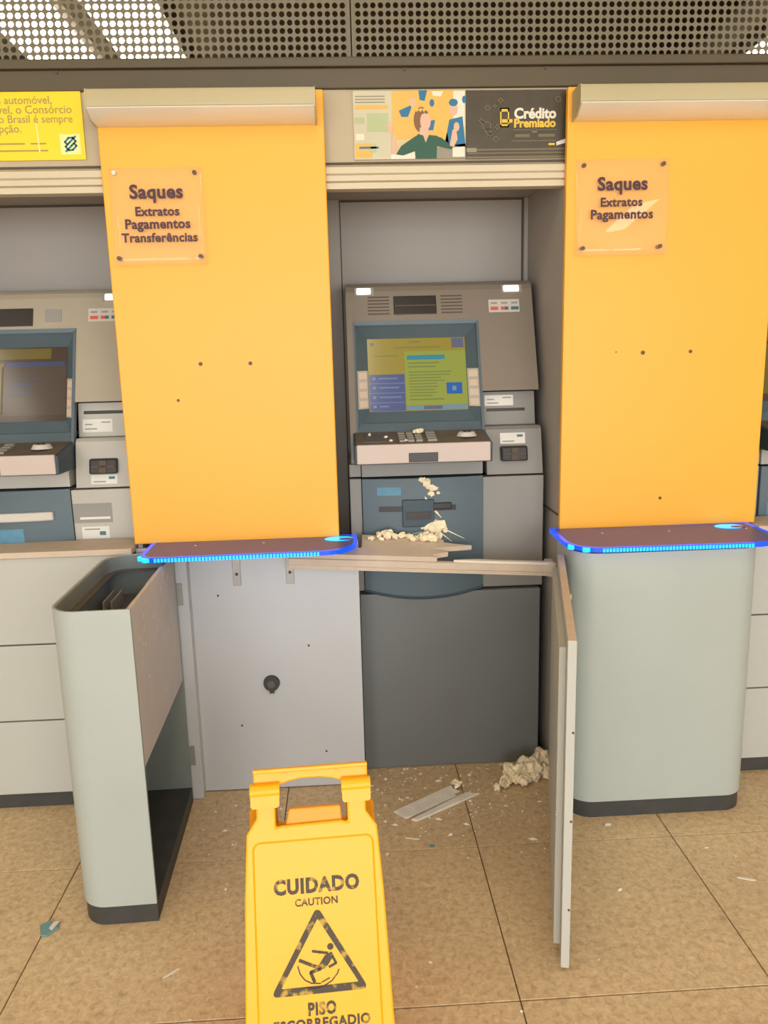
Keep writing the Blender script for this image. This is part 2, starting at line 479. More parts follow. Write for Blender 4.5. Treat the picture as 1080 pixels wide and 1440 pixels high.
# ------------------------------------------------------------------ cash machines
def Fy(z): return 2.655 + (z - 1.33) * .36
def make_atm(k, label, variant):
    d = PITCH * k
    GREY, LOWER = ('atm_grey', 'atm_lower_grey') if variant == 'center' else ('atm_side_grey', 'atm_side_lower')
    A = thing('cash_machine', label, 'cash machine', (.34 + d, 2.6, 0), group='cash machines in the row')
    sh = lambda p: (p[0] + d, p[1], p[2])
    def B(): return MB(fn=sh)
    x0, x1, xs = .012, .665, .467
    # housing
    m = B()
    z1 = 1.682
    prof = [(Fy(1.573), 1.573), (Fy(z1), z1), (Fy(z1) + .010, z1 + .016), (Fy(z1) + .026, z1 + .027), (Fy(z1) + .05, z1 + .031), (2.93, z1 + .031), (2.93, 1.573)]
    m.prism(prof, 'x', x0, x1)
    m.prism([(Fy(1.335), 1.335), (Fy(1.573), 1.573), (2.93, 1.573), (2.93, 1.335)], 'x', xs, x1)
    m.prism([(2.60, 1.105), (Fy(1.2), 1.2), (Fy(1.573), 1.573), (2.93, 1.573), (2.93, 1.105)], 'x', x0, .038)
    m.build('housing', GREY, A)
    B().box(.02, .655, 2.80, 2.93, 1.05, 1.58).build('inner_body', 'atm_teal_dark', A)
    # recessed screen surround
    O = [(.038, 1.573), (xs, 1.573), (xs, 1.195), (.038, 1.195)]
    I = [(.082, 1.520), (.426, 1.520), (.426, 1.272), (.082, 1.272)]
    op = [(x, Fy(z), z) for x, z in O]; ip = [(x, Fy(z) + .05, z) for x, z in I]
    m = B(); m.add(op + ip, [(0, 1, 5, 4), (1, 2, 6, 5), (2, 3, 7, 6), (3, 0, 4, 7)])
    m.build('screen_surround', 'atm_teal', A, flat=True)
    m = B()
    m.prism([(Fy(1.573) - .002, 1.580), (Fy(1.573) - .002, 1.566), (Fy(1.573) + .02, 1.566), (Fy(1.573) + .02, 1.580)], 'x', .034, xs + .004)
    m.prism([(Fy(1.195) - .003, 1.195), (Fy(1.573) - .003, 1.573), (Fy(1.573) + .02, 1.573), (Fy(1.195) + .02, 1.195)], 'x', xs - .006, xs + .003)
    m.prism([(Fy(1.195) - .003, 1.195), (Fy(1.573) - .003, 1.573), (Fy(1.573) + .02, 1.573), (Fy(1.195) + .02, 1.195)], 'x', .034, .041)
    m.build('surround_rim', 'atm_teal', A)
    B().prism([(Fy(1.235) + .012, 1.236), (Fy(1.195) - .004, 1.196), (Fy(1.195) + .01, 1.190), (2.70, 1.236)], 'x', .041, xs - .006).build('surround_ledge', 'atm_teal', A)
    # screen
    def sc(u, v, lay=0):
        z = 1.520 - .248 * v
        return (.082 + .344 * u, Fy(z) + .049 - .0006 * lay, z)
    m = B()
    if variant == 'center':
        mats = ['s_olive', 's_green', 's_blue', 's_blue_line', 's_cyan', 's_text', 's_icon', 's_pale', 's_top']
        def r(x0_, y0_, x1_, y1_, mi, lay):
            u0, u1, v0, v1 = (x0_ - 185) / 427, (x1_ - 185) / 427, (y0_ - 750) / 320, (y1_ - 750) / 320
            m.add([sc(u0, v0, lay), sc(u1, v0, lay), sc(u1, v1, lay), sc(u0, v1, lay)], [(0, 1, 2, 3)], mi)
        r(185, 750, 612, 1070, 0, 0); r(345, 808, 612, 1045, 1, 1); r(188, 908, 342, 1068, 2, 1)
        for y in (946, 988, 1030): r(188, y, 342, y + 3, 3, 2)
        for y in (926, 966, 1008, 1048): r(202, y - 6, 216, y + 6, 3, 2); r(230, y - 3, 230 + random.choice((40, 85, 80, 95)), y + 3, 3, 2)
        r(355, 826, 520, 846, 4, 2); r(360, 858, 495, 864, 5, 2); r(360, 874, 480, 880, 5, 2)
        for i, y in enumerate(range(898, 1010, 13)): r(360, y, (548, 540, 500, 515, 480, 485, 470, 480, 460)[i], y + 5, 5, 2)
        r(362, 1018, 510, 1024, 5, 2)
        r(522, 950, 590, 1000, 6, 2); r(546, 965, 564, 985, 7, 3)
        r(553, 752, 606, 796, 8, 2); r(345, 1047, 608, 1066, 7, 1); r(420, 1049, 500, 1064, 8, 2)
        r(198, 768, 212, 780, 8, 2); r(365, 764, 420, 770, 5, 2); r(300, 788, 505, 794, 5, 2); r(210, 824, 320, 829, 5, 2)
    else:
        mats = ['s_brown', 's_bar', 's_bluedim', 's_browntext']
        def r(u0, v0, u1, v1, mi, lay):
            m.add([sc(u0, v0, lay), sc(u1, v0, lay), sc(u1, v1, lay), sc(u0, v1, lay)], [(0, 1, 2, 3)], mi)
        r(0, 0, 1, 1, 0, 0); r(0, .02, .84, .16, 1, 1); r(.0, .2, .38, .9, 1, 1); r(.40, .2, .98, .26, 2, 1); r(.36, .26, .99, .92, 3, 1)
        for i in range(4): r(.44, .42 + .07 * i, .44 + (.3, .2, .26, .18)[i], .44 + .07 * i, 2, 2)
    m.build('screen', mats, A, flat=True)
    # side keys
    def bev(side, t0, t1, za, zb, th, mm):
        vs = []
        for lay in (0, th):
            for t, z in ((t0, za), (t1, za), (t1, zb), (t0, zb)):
                x = .038 + .044 * t if side < 0 else xs - .041 * t
                vs.append((x, Fy(z) + .05 * t - lay - .001, z))
        mm.add(vs, [(0, 1, 2, 3), (4, 5, 6, 7), (0, 1, 5, 4), (1, 2, 6, 5), (2, 3, 7, 6), (3, 0, 4, 7)])
    for side in (-1, 1):
        m = B(); bev(side, .12, .95, 1.284, 1.412, .002, m)
        kp = m.build('side_key_strip', 'reader_white', A)
        for i in range(4):
            m = B(); zc = 1.300 + i * .0315; bev(side, .25, .85, zc - .011, zc + .011, .007, m)
            m.build('key', 'key_cream', kp)
    # head details on the sloping front
    def face(m, xa, xb, za, zb, th, mi=0, sink=.004):
        m.prism([(Fy(za) - th, za), (Fy(zb) - th, zb), (Fy(zb) + sink, zb), (Fy(za) + sink, za)], 'x', xa, xb, mi)
    if variant == 'center':
        m = B(); face(m, .178, .327, 1.600, 1.664, .003)
        cw = m.build('camera_window', 'atm_black', A, bevel=.002)
        m = B(); face(m, .182, .323, 1.628, 1.633, .005); m.build('window_bar', 'groove_dark', cw)
        for xa, xb in ((.088, .163), (.343, .418)):
            for i in range(6):
                m = B(); face(m, xa, xb, 1.602 + i * .0115, 1.6065 + i * .0115, .0012); m.build('speaker_slot', 'groove_dark', A)
    else:
        m = B(); face(m, .12, .325, 1.590, 1.650, .003)
        m.build('camera_window', 'atm_black', A, bevel=.002)
        m = B(); face(m, .365, .42, 1.603, 1.645, .002)
        m.build('speaker_grille', 'label_grey', A, bevel=.001)
    for xa, xb in ((.050, .100), (.565, .620)):
        m = B(); face(m, xa - .008, xb + .012, 1.668, 1.697, .002); lb = m.build('lamp_frame', 'key_grey', A, bevel=.002)
        m = B(); face(m, xa, xb, 1.672, 1.694, .008); m.build('lamp_lens', 'lamp_glass', lb, bevel=.004)
    m = B(); face(m, .510, .618, 1.601, 1.645, .0012); st = m.build('card_sticker', 'reader_white', A)
    m = B()
    for i in range(3):
        face(m, .518 + i * .036, .540 + i * .036, 1.630, 1.636, .002, 2)
        face(m, .516 + i * .036, .530 + i * .036, 1.609, 1.620, .002, 0 if i < 2 else 1)
        face(m, .530 + i * .036, .543 + i * .036, 1.609, 1.620, .002, 1 if i else 0)
    m.build('sticker_print', ['red_print', 'teal_print', 'label_grey'], st)
    # receipt slot block
    m = B(); m.prism([(2.668, 1.216), (2.690, 1.330), (2.93, 1.330), (2.93, 1.216)], 'x', .468, .657)
    m.prism([(2.60, 1.330), (2.664, 1.340), (2.93, 1.340), (2.93, 1.330)], 'x', .53, .62, 1) if False else None
    rb = m.build('receipt_block', LOWER, A, bevel=.002)
    def rf(m, xa, xb, za, zb, th, mi=0):
        g = lambda z: 2.668 + (z - 1.216) * .193
        m.prism([(g(za) - th, za), (g(zb) - th, zb), (g(zb) + .003, zb), (g(za) + .003, za)], 'x', xa, xb, mi)
    m = B()
    zs = (1.263, 1.273) if variant == 'center' else (1.292, 1.303)
    rf(m, .487, .622, zs[0], zs[1], .0012); m.build('receipt_slot', 'atm_black', rb, bevel=.001)
    zl = (1.282, 1.318) if variant == 'center' else (1.232, 1.275)
    m = B(); rf(m, .482, .582, zl[0], zl[1], .0009, 0)
    for xa, xb, za in ((.49, .53, .25), (.545, .575, .75), (.49, .515, .6)):
        zz = zl[0] + (zl[1] - zl[0]) * za; rf(m, xa, xb, zz - .002, zz + .002, .0015, 1)
    m.build('slot_label', ['label_white', 'label_grey'], rb)
    # card reader block
    g = lambda z: 2.580 + (z - 1.055) * .24
    m = B(); m.prism([(g(1.055), 1.055), (g(1.205), 1.205), (g(1.205) + .012, 1.215), (2.93, 1.215), (2.93, 1.055)], 'x', .472, x1)
    cb = m.build('card_reader_block', LOWER, A, bevel=.002)
    def cf(m, xa, xb, za, zb, th, mi=0):
        m.prism([(g(za) - th, za), (g(zb) - th, zb), (g(zb) + .003, zb), (g(za) + .003, za)], 'x', xa, xb, mi)
    m = B(); cf(m, .520, .612, 1.100, 1.150, .018); cr = m.build('card_reader', 'atm_black', cb, bevel=.006)
    m = B(); cf(m, .528, .604, 1.122, 1.128, .021); cf(m, .555, .578, 1.105, 1.145, .021); m.build('card_slot', 'groove_dark', cr)
    zl = (1.157, 1.193) if variant == 'center' else (1.066, 1.096)
    m = B(); cf(m, .522, .608, zl[0], zl[1], .0009, 0); cf(m, .530, .570, zl[0] + .006, zl[0] + .010, .0015, 1); cf(m, .580, .600, zl[1] - .014, zl[1] - .006, .0015, 2)
    m.build('reader_label', ['label_white', 'label_grey', 'teal_print'], cb)
    # console tray
    m = B(); m.prism([(2.458, 1.118), (2.458, 1.180), (2.61, 1.208), (2.66, 1.205), (2.66, 1.118)], 'x', .022, .468)
    co = m.build('console_body', 'atm_teal_dark', A, bevel=.004)
    tp = lambda x, s, lift=0: (x, 2.456 + .15 * s, 1.1815 + .0275 * s + lift)
    m = B(); m.add([tp(.028, 0), tp(.462, 0), tp(.462, 1), tp(.028, 1), tp(.028, 0, -.01), tp(.462, 0, -.01), tp(.462, 1, -.01), tp(.028, 1, -.01)], [(0, 1, 2, 3), (4, 5, 6, 7), (0, 1, 5, 4), (1, 2, 6, 5), (2, 3, 7, 6), (3, 0, 4, 7)])
    ct = m.build('console_top', 'console_top', co)
    m = B(); m.box(.030, .460, 2.449, 2.462, 1.121, 1.183); cf_ = m.build('console_front', 'console_front', co, bevel=.003)
    m = B(); m.box(.196, .290, 2.4465, 2.452, 1.124, 1.154); fw_ = m.build('front_window', 'atm_black' if variant == 'center' else 'atm_teal', cf_, bevel=.001)
    def tb(m, xa, xb, sa, sb, h_):
        vs = [tp(xa, sa), tp(xb, sa), tp(xb, sb), tp(xa, sb)] + [tp(xa, sa, h_), tp(xb, sa, h_), tp(xb, sb, h_), tp(xa, sb, h_)]
        m.add(vs, [(0, 1, 2, 3), (4, 5, 6, 7), (0, 1, 5, 4), (1, 2, 6, 5), (2, 3, 7, 6), (3, 0, 4, 7)])
    m = B(); tb(m, .055, .135, .2, .8, .002); m.build('touch_pad', 'interior_dark', co)
    for i in range(3):
        for j in range(4):
            m = B(); tb(m, .170 + i * .027, .191 + i * .027, .18 + j * .18, .30 + j * .18, .006); m.build('keypad_key', 'key_grey', co)
    for j in range(4):
        m = B(); tb(m, .262, .292, .18 + j * .18, .30 + j * .18, .006); m.build('function_key', 'key_grey', co)
    m = B(); c_ = tp(.395, .5)
    m.cyl(c_, .034, 'z', .014, 20, r2=.026); rd = m.build('finger_reader', 'reader_white', co, smooth=True)
    m = B(); m.cyl((c_[0], c_[1] - .004, c_[2] + .012), .012, 'z', .006, 14); m.build('reader_window', 'atm_black', rd)
    # lower front
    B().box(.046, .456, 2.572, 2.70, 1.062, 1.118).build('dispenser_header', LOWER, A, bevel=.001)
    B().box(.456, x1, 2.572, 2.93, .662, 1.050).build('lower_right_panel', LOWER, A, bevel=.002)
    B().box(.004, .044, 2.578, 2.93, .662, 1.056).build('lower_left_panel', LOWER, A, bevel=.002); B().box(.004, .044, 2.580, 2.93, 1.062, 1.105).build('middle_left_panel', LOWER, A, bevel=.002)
    # bowed dispenser door with a curved lower edge
    m = B(); nx, nz = 16, 8; vs = []; fs = []
    for i in range(nx + 1):
        u = i / nx * 2 - 1; xx = .046 + .409 * i / nx; bow = 1 - u * u
        zb = .672 - .028 * bow
        for j in range(nz + 1):
            vs.append((xx, 2.566 - .022 * bow, zb + (1.056 - zb) * j / nz))
    n1 = len(vs)
    for i in range(nx):
        for j in range(nz):
            a = i * (nz + 1) + j; fs.append((a, a + nz + 1, a + nz + 2, a + 1))
    rimv = []
    back = [(v[0], 2.70, v[2]) for v in vs]
    vs += back
    for i in range(nx):
        a = i * (nz + 1); fs.append((a, a + nz + 1, n1 + a + nz + 1, n1 + a))
        a += nz; fs.append((a, a + nz + 1, n1 + a + nz + 1, n1 + a))
    for j in range(nz):
        a = j; fs.append((a, a + 1, n1 + a + 1, n1 + a)); a = nx * (nz + 1) + j; fs.append((a, a + 1, n1 + a + 1, n1 + a))
    m.add(vs, fs); dd = m.build('dispenser_door', 'atm_teal', A, smooth=True)
    m = B()
    pts = []
    for i in range(nx + 1):
        u = i / nx * 2 - 1; bow = 1 - u * u
        pts.append((.046 + .409 * i / nx, 2.565 - .022 * bow, .668 - .028 * bow))
    m.tube(pts, .005, 6); m.build('door_lower_rim', 'atm_teal_dark', dd, smooth=True)
    def df(m, xa, xb, za, zb, th, mi=0):
        y = lambda x: 2.566 - .022 * (1 - ((x - .2505) / .2045) ** 2)
        q = 8; xsq = [xa + (xb - xa) * i / q for i in range(q + 1)]
        m.prism([(x, y(x) - th) for x in xsq] + [(x, y(x) + .004) for x in reversed(xsq)], 'z', za, zb, mi)
    if variant == 'center':
        m = B(); df(m, .095, .175, 1.000, 1.028, .001); m.build('door_sticker', 'sticker_blue', dd)
        m = B(); df(m, .178, .285, .892, .985, .010); mo = m.build('dispenser_mouth', 'atm_teal_dark', dd, bevel=.003)
        m = B(); df(m, .10, .36, .945, .962, .004); m.build('note_slot', 'atm_black', mo); m = B(); df(m, .190, .275, .918, .944, .013); m.build('mouth_opening', 'atm_black', mo)
        m = B()
        for (xa, za), (xb, zb), wd in (((.27, .90), (.345, .835), .004), (.30, .872) and ((.31, .885), (.39, .842), .003), ((.24, .885), (.285, .895), .004), ((.255, .99), (.30, .935), .006), ((.275, .96), (.31, .92), .008)):
            yy = lambda x: 2.5655 - .022 * (1 - ((x - .2505) / .2045) ** 2) - .0012
            m.add([(xa, yy(xa), za - wd), (xb, yy(xb), zb - wd * .2), (xb, yy(xb), zb + wd * .2), (xa, yy(xa), za + wd)], [(0, 1, 2, 3)])
        sc_ = m.build('scratch_marks', 'foam', dd, flat=True); sc_['kind'] = 'stuff'
        m = B(); df(m, .278, .345, .95, .972, .008); m.build('bent_shutter', 'atm_black', mo, bevel=.003)
    else:
        m = B(); df(m, .12, .40, .955, .985, .012); m.build('dispenser_mouth', 'reader_white', dd, bevel=.005)
        m = B(); df(m, .07, .30, .885, .93, .001); m.build('door_sticker', 'sticker_blue', dd)
        m = B(); m.box(.458, .585, 2.5712, 2.574, .938, 1.004); lp = m.build('plate', 'label_grey', A)
        m = B(); m.box(.478, .578, 2.5702, 2.573, .950, .958); m.build('plate_print', 'label_white', lp)
        m = B(); m.box(.480, .570, 2.5712, 2.574, .884, .925, 0).box(.490, .540, 2.5704, 2.574, .914, .918, 1).box(.538, .558, 2.5704, 2.574, .895, .908, 2)
        m.build('notice_label', ['label_white', 'label_grey', 'teal_print'], A)
    B().box(.02, .655, 2.62, 2.93, .04, 1.05).build('inner_body', 'interior_dark', A)
    B().box(.026, .655, 2.556, 2.93, 0.001, .655).build('base_cabinet', 'atm_base_grey', A, bevel=.003)
    return A
make_atm(0, 'grey and teal cash machine in the middle with a smashed dispenser', 'center')
make_atm(-1, 'grey and teal cash machine left of the left yellow panel', 'side')
make_atm(1, 'cash machine just showing beyond the right yellow panel', 'side')

# ------------------------------------------------------------------ white counters in front of the outer machines
def counter(k, label):
    d = PITCH * k
    c = thing('machine_counter', label, 'counter', (.325 + d, 2.45, 0), group='white counters under the machines')
    xa, xb = -.04 + d, .685 + d
    for za, zb in ((.052, .310), (.315, .573), (.578, .862)):
        MB().box(xa, xb, 2.412, 2.432, za, zb).build('front_panel', 'white_laminate', c, bevel=.002)
    MB().box(xa, xb, 2.425, 2.45, 0.001, .862).build('backing', 'interior_dark', c)
    MB().box(xa, xb, 2.418, 2.44, 0.001, .050).build('plinth', 'black_plinth', c)
    MB().box(xa, xb, 2.402, 2.555, .864, .884).build('worktop', 'raw_edge', c, bevel=.003)
counter(-1, 'white panelled counter with black plinth below the left cash machine')
counter(1, 'white panelled counter below the machine at the right edge')

# ------------------------------------------------------------------ divider boxes under the yellow panels
def divider(xl, xr, label, opened):
    c = thing('divider_box', label, 'cabinet', ((xl + xr) / 2, 2.6, 0), group='divider boxes between the machines')
    MB().box(xl, xr, 2.455, 2.473, .004, .872).build('front_panel', 'white_panel', c, bevel=.0015)
    MB().box(xl + .0, xl + .018, 2.473, 2.94, .004, .872).build('side_panel', 'white_panel', c)
    MB().box(xr - .085, xr - .067, 2.473, 2.94, .004, .872).build('side_panel', 'white_panel', c)
    MB().box(xl - .13, xl - .005, 2.448, 2.463, .004, .872).build('filler_panel', 'white_panel', c)
    MB().box(xl - .004, xl + .034, 2.412, 2.455, .002, .872).build('hinge_post', 'white_panel', c, bevel=.002)
    if not opened: return
    for za, zb in ((.690, .762), (.130, .198)):
        hg = MB().box(xl - .012, xl + .016, 2.404, 2.412, za, zb).build('hinge', 'hinge_metal', c, bevel=.001)
        MB().cyl((xl - .012, 2.402, za), .006, 'z', zb - za, 10).build('hinge_pin', 'hinge_metal', hg)
    for x in (-.374, -.201):
        bk = MB().box(x - .0125, x + .0125, 2.450, 2.456, .735, .86).build('shelf_bracket', 'hinge_metal', c, bevel=.001)
        MB().cyl((x, 2.446, .775), .005, 'y', .006, 10).build('bracket_screw', 'groove_dark', bk)
    m = MB().cyl((-.281, 2.443, .391), .026, 'y', .014, 24, r2=.028)
    lk = m.build('lock', 'black_plinth', c, smooth=True)
    MB().cyl((-.281, 2.440, .391), .013, 'y', .005, 16).build('key_barrel', 'interior_dark', lk)
    MB().box(-.289, -.273, 2.444, 2.455, .357, .368).build('lock_tab', 'black_plinth', lk)
    for x, z in ((-.44, .703), (-.151, .518), (-.107, .132), (-.389, .241)):
        MB().cyl((x, 2.4535, z), .0038, 'y', .003, 10).build('screw_hole', 'screw_dark', c)
divider(-.560, .024, 'white divider box with a black lock, laid open under the left shelf', True)
divider(.816, 1.33, 'divider box hidden behind the closed rounded cabinet on the right', False)

# ------------------------------------------------------------------ rounded cabinet shells
def shell(label, loc, rz, opened):
    c = thing('rounded_cabinet', label, 'cabinet', loc, rz, group='rounded cabinet fronts under the shelves')
    W, D, r, t, zt = .575, .205, .075, .010, .868
    def U(w0, w1, d, rr):
        pts = [(w0, 0)]
        for i in range(9):
            a = R_(180 + 90 * i / 8); pts.append((w0 + rr + rr * math.cos(a), -d + rr + rr * math.sin(a)))
        for i in range(9):
            a = R_(270 + 90 * i / 8); pts.append((w1 - rr + rr * math.cos(a), -d + rr + rr * math.sin(a)))
        pts.append((w1, 0))
        return pts
    def mbl(): return MB(local=True)
    outer, mid, inner = U(0, W, D, r), U(t * .5, W - t * .5, D - t * .5, r - t * .5), U(t, W - t, D - t, r - t)
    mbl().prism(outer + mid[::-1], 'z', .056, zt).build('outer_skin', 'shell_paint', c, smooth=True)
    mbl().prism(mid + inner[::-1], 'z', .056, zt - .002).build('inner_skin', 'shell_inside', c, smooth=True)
    pl = U(.004, W - .004, D - .004, r - .004)
    mbl().prism(pl, 'z', .001, .055).build('plinth', 'black_plinth', c, smooth=True)
    mbl().box(t, W - t, -.012, -.002, .44, zt - .004).build('back_cover', 'shell_cover', c)
    for zz in (.87,):
        o2, i2 = U(t, W - t, D - t, r - t), U(t + .022, W - t - .022, D - t - .022, r - t - .022)
        o2 = [(x, min(y, -.013)) for x, y in o2]; i2 = [(x, min(y, -.013)) for x, y in i2]
        if opened:
            mbl().prism(o2 + i2[::-1], 'z', zz - .05, zz - .047).build('inner_rail', 'interior_dark', c)
    if opened:
        for x in (.13, .40):
            mbl().box(x, x + .12, -D + .045, -D + .049, .75, .79).build('inner_rib', 'rib_metal', c)
            mbl().box(x, x + .12, -D + .068, -D + .072, .75, .79).build('inner_rib', 'rib_metal', c)
            mbl().box(x + .02, x + .14, -.030, -.026, .75, .845).build('inner_rib', 'rib_metal', c)
        mbl().box(t + .03, W - t - .03, -D + .04, -.02, .745, .75).build('inner_floor', 'interior_dark', c)
        pts = [(.45 + .03 * math.cos(a), -.155 + .03 * math.sin(a), .80 - .02 * math.cos(a)) for a in [k * .5 for k in range(8)]]
        mbl().tube(pts, .0025, 6).build('cable', 'rib_metal', c, smooth=True)
        # scraped paint flecks on the inner cover
        m = mbl(); rr = random.Random(3)
        for k in range(46):
            x = rr.uniform(.03, .5); z = zt - .02 - abs(rr.gauss(0, .1)); s = rr.uniform(.003, .008)
            if z < .46: continue
            m.add([(x - s, -.0015, z), (x, -.0015, z - s * rr.uniform(.6, 2.2)), (x + s * .8, -.0015, z), (x, -.0015, z + s)], [(0, 1, 2, 3)])
        sc_ = m.build('paint_chips', 'debris_white', c, flat=True); sc_['kind'] = 'stuff'
    else:
        mbl().prism(U(.006, W - .006, D - .006, r - .006), 'z', zt - .004, zt + .006).build('top_cap', 'black_plinth', c, smooth=True)
    return c
shell('pale grey rounded cabinet swung open below the left yellow panel', (-.560, 2.402, 0), R_(-88.3), True)
shell('pale grey rounded cabinet standing closed below the right yellow panel', (.668, 2.392, 0), 0, False)

# ------------------------------------------------------------------ yellow panels
def yellow_panel(xl, label, dots):
    xr = xl + .655
    p = thing('yellow_divider', label, 'divider', ((xl + xr) / 2, 2.45, .885), group='yellow panels between the machines')
    MB().box(xl, xr, 2.44, 2.463, .888, 2.224).build('board', 'yellow_laminate', p, bevel=.004)
    for x, z, r in dots:
        MB().cyl((x, 2.4375, z), r, 'y', .004, 12).build('screw', 'screw_dark', p)
yellow_panel(-.690, 'tall yellow panel left of the central cash machine', ((-.441, 1.45, .006), (-.289, 1.448, .006), (-.517, 1.341, .0045)))
yellow_panel(.686, 'tall yellow panel right of the central cash machine', ((.941, 1.45, .0065), (1.094, 1.45, .0055), (1.017, .982, .005), (.855, 1.454, .002)))
def panel_lamp(xl, xr, label):
    p = thing('panel_lamp', label, 'lamp', ((xl + xr) / 2, 2.44, 2.125), group='lamp bars on the yellow panels')
    MB().prism([(2.439, 2.207), (2.366, 2.207), (2.356, 2.203), (2.352, 2.195), (2.352, 2.158), (2.385, 2.150), (2.439, 2.150)], 'x', xl + .004, xr - .004).build('housing', 'lamp_housing', p, smooth=True)
    MB().prism([(2.353, 2.157), (2.350, 2.152), (2.384, 2.130), (2.439, 2.127), (2.439, 2.150), (2.385, 2.151)], 'x', xl + .004, xr - .004).build('lower_reflector', 'lamp_chrome', p, smooth=True)
    for a, b_ in ((xl, xl + .004), (xr - .004, xr)):
        MB().prism([(2.439, 2.208), (2.366, 2.208), (2.355, 2.204), (2.351, 2.195), (2.351, 2.152), (2.384, 2.129), (2.439, 2.126)], 'x', a, b_).build('end_cap', 'lamp_housing', p)
panel_lamp(-.692, -.056, 'silver lamp bar across the top of the left yellow panel')
panel_lamp(.698, 1.33, 'silver lamp bar across the top of the right yellow panel')

# ------------------------------------------------------------------ acrylic signs
def acrylic(x0, x1, z0, z1, lines, label, screws, bow):
    s = thing('acrylic_sign', label, 'sign', ((x0 + x1) / 2, 2.43, z0), group='acrylic signs on the yellow panels')
    nx, nz = 14, 14
    def Y(u, v):
        a, b_ = 2 * u - 1, 2 * v - 1
        return 2.4315 - .0135 * (1 - v) - bow * (.0008 * math.sin(3.0 * (u - v * .5)) + .0006 * (1 - b_ * b_))
    vs = []; fs = []
    for i in range(nx + 1):
        for j in range(nz + 1):
            u, v = i / nx, j / nz
            vs.append((x0 + (x1 - x0) * u, Y(u, v), z0 + (z1 - z0) * v))
    for i in range(nx):
        for j in range(nz):
            a = i * (nz + 1) + j; fs.append((a, a + nz + 1, a + nz + 2, a + 1))
    o = MB().add(vs, fs).build('plate', 'acrylic', s, flat=True)
    for p in o.data.polygons: p.use_smooth = True
    so = o.modifiers.new('thick', 'SOLIDIFY'); so.thickness = .0025; so.offset = -1
    m = MB(fn=lambda p: (p.x, Y((p.x - x0) / (x1 - x0), (p.z - z0) / (z1 - z0)) - .0006, p.z))
    for txt, cx, zb, wd in lines: m.text(txt, (cx, 0, zb), EX, EZ, wd, bold=.034, space=1.06)
    m.build('lettering', 'ink_purple', s, flat=True)
    for x, z in screws:
        sc_ = MB().cyl((x, Y((x - x0) / (x1 - x0), (z - z0) / (z1 - z0)) - .003, z), .0062, 'y', 2.4397 - Y((x - x0) / (x1 - x0), (z - z0) / (z1 - z0)) + .003, 12).build('standoff_screw', 'screw_dark', s)
        if lines and len(lines) == 4 and (x, z) == screws[0]:
            sc_.data.materials.clear(); sc_.data.materials.append(M_['label_white']); sc_.scale = (1, 1, 1)
            part_label(sc_, 'screw with a white cap')
acrylic(-.666, -.397, 1.741, 2.016, (('Saques', -.533, 1.930, .155), ('Extratos', -.533, 1.881, .128), ('Pagamentos', -.534, 1.845, .190), ('Transferências', -.531, 1.807, .222)),
        'clear acrylic sign on the left yellow panel listing four services', ((-.651, 2.002), (-.419, 2.0), (-.415, 1.764), (-.654, 1.762)), .6)
acrylic(.713, .996, 1.742, 2.021, (('Saques', .854, 1.932, .152), ('Extratos', .851, 1.885, .127), ('Pagamentos', .853, 1.849, .190)),
        'clear acrylic sign on the right yellow panel listing three services', ((.737, 2.004), (.978, 2.005), (.973, 1.767), (.735, 1.765)), 3.0)

# ------------------------------------------------------------------ glowing shelves
def shelf(label, xl, xr, yf, yb, z, rz, hole, chamfer):
    s = thing('glass_shelf', label, 'shelf', ((xl + xr) / 2, (yf + yb) / 2, z - .012), rz, group='glass shelves edged with blue light')
    cx, cy = (xl + xr) / 2, (yf + yb) / 2
    W, D = (xr - xl) / 2, (yb - yf) / 2
    poly = rrect(-W, W, -D, D, (chamfer, .11, .004, .004), 8)
    inner = rrect(-W + .013, W - .013, -D + .012, D - .006, (chamfer - .012, .098, .003, .003), 8)
    L_ = lambda: MB(local=True)
    L_().prism(inner, 'z', .0, .0135).build('plate', 'shelf_top', s)
    n = len(poly)
    m = L_()
    vs = [(*p, .001) for p in poly] + [(*p, .014) for p in poly] + [(*p, .014) for p in inner] + [(*p, -.001) for p in inner]
    fs = []
    for i in range(n):
        j = (i + 1) % n
        fs += [(i, j, n + j, n + i), (n + i, n + j, 2 * n + j, 2 * n + i), (3 * n + i, 3 * n + j, j, i)]
    m.add(vs, fs); m.build('glowing_edge', 'glow_blue', s)
    m = L_()
    xa, xb = -W + chamfer * .9, W - .115
    k = int((xb - xa) / .0098)
    for i in range(k):
        x = xa + (xb - xa) * i / k
        m.box(x, x + .0065, -D - .0015, -D + .003, .001, .012)
    for px, py in ((-W + chamfer * .12, -D + chamfer * .55), (-W + chamfer * .45, -D + chamfer * .16)):
        m.cyl((px, py, .001), .012, 'z', .012, 10)
    st = m.build('led_row', 'glow_cyan', s); st['kind'] = 'stuff'
    hx, hy = hole
    m = L_(); m.prism([(hx + .046 * math.cos(a), hy + .030 * math.sin(a)) for a in [k * math.pi / 12 for k in range(24)]], 'z', .0137, .0150)
    m.build('cup_hole_glow', 'glow_cyan', s)
    m = L_(); m.prism([(hx + .024 + .024 * math.cos(a), hy - .012 + .013 * math.sin(a)) for a in [k * math.pi / 12 for k in range(24)]], 'z', .0150, .0160)
    m.build('cup_hole', 'shelf_top', s)
    for x in (-W * .55, W * .1, W * .86):
        L_().cyl((x, D * .35, .0135), .0035, 'z', .0015, 8).build('shelf_screw', 'label_white', s)
shelf('glass shelf with blue light edge below the left yellow panel', -.632, .022, 2.240, 2.452, .890, R_(1.2), (.27, .052), .055)
shelf('glass shelf with blue light edge on the closed right cabinet', .652, 1.312, 2.165, 2.446, .888, R_(-.6), (.245, .085), .10)

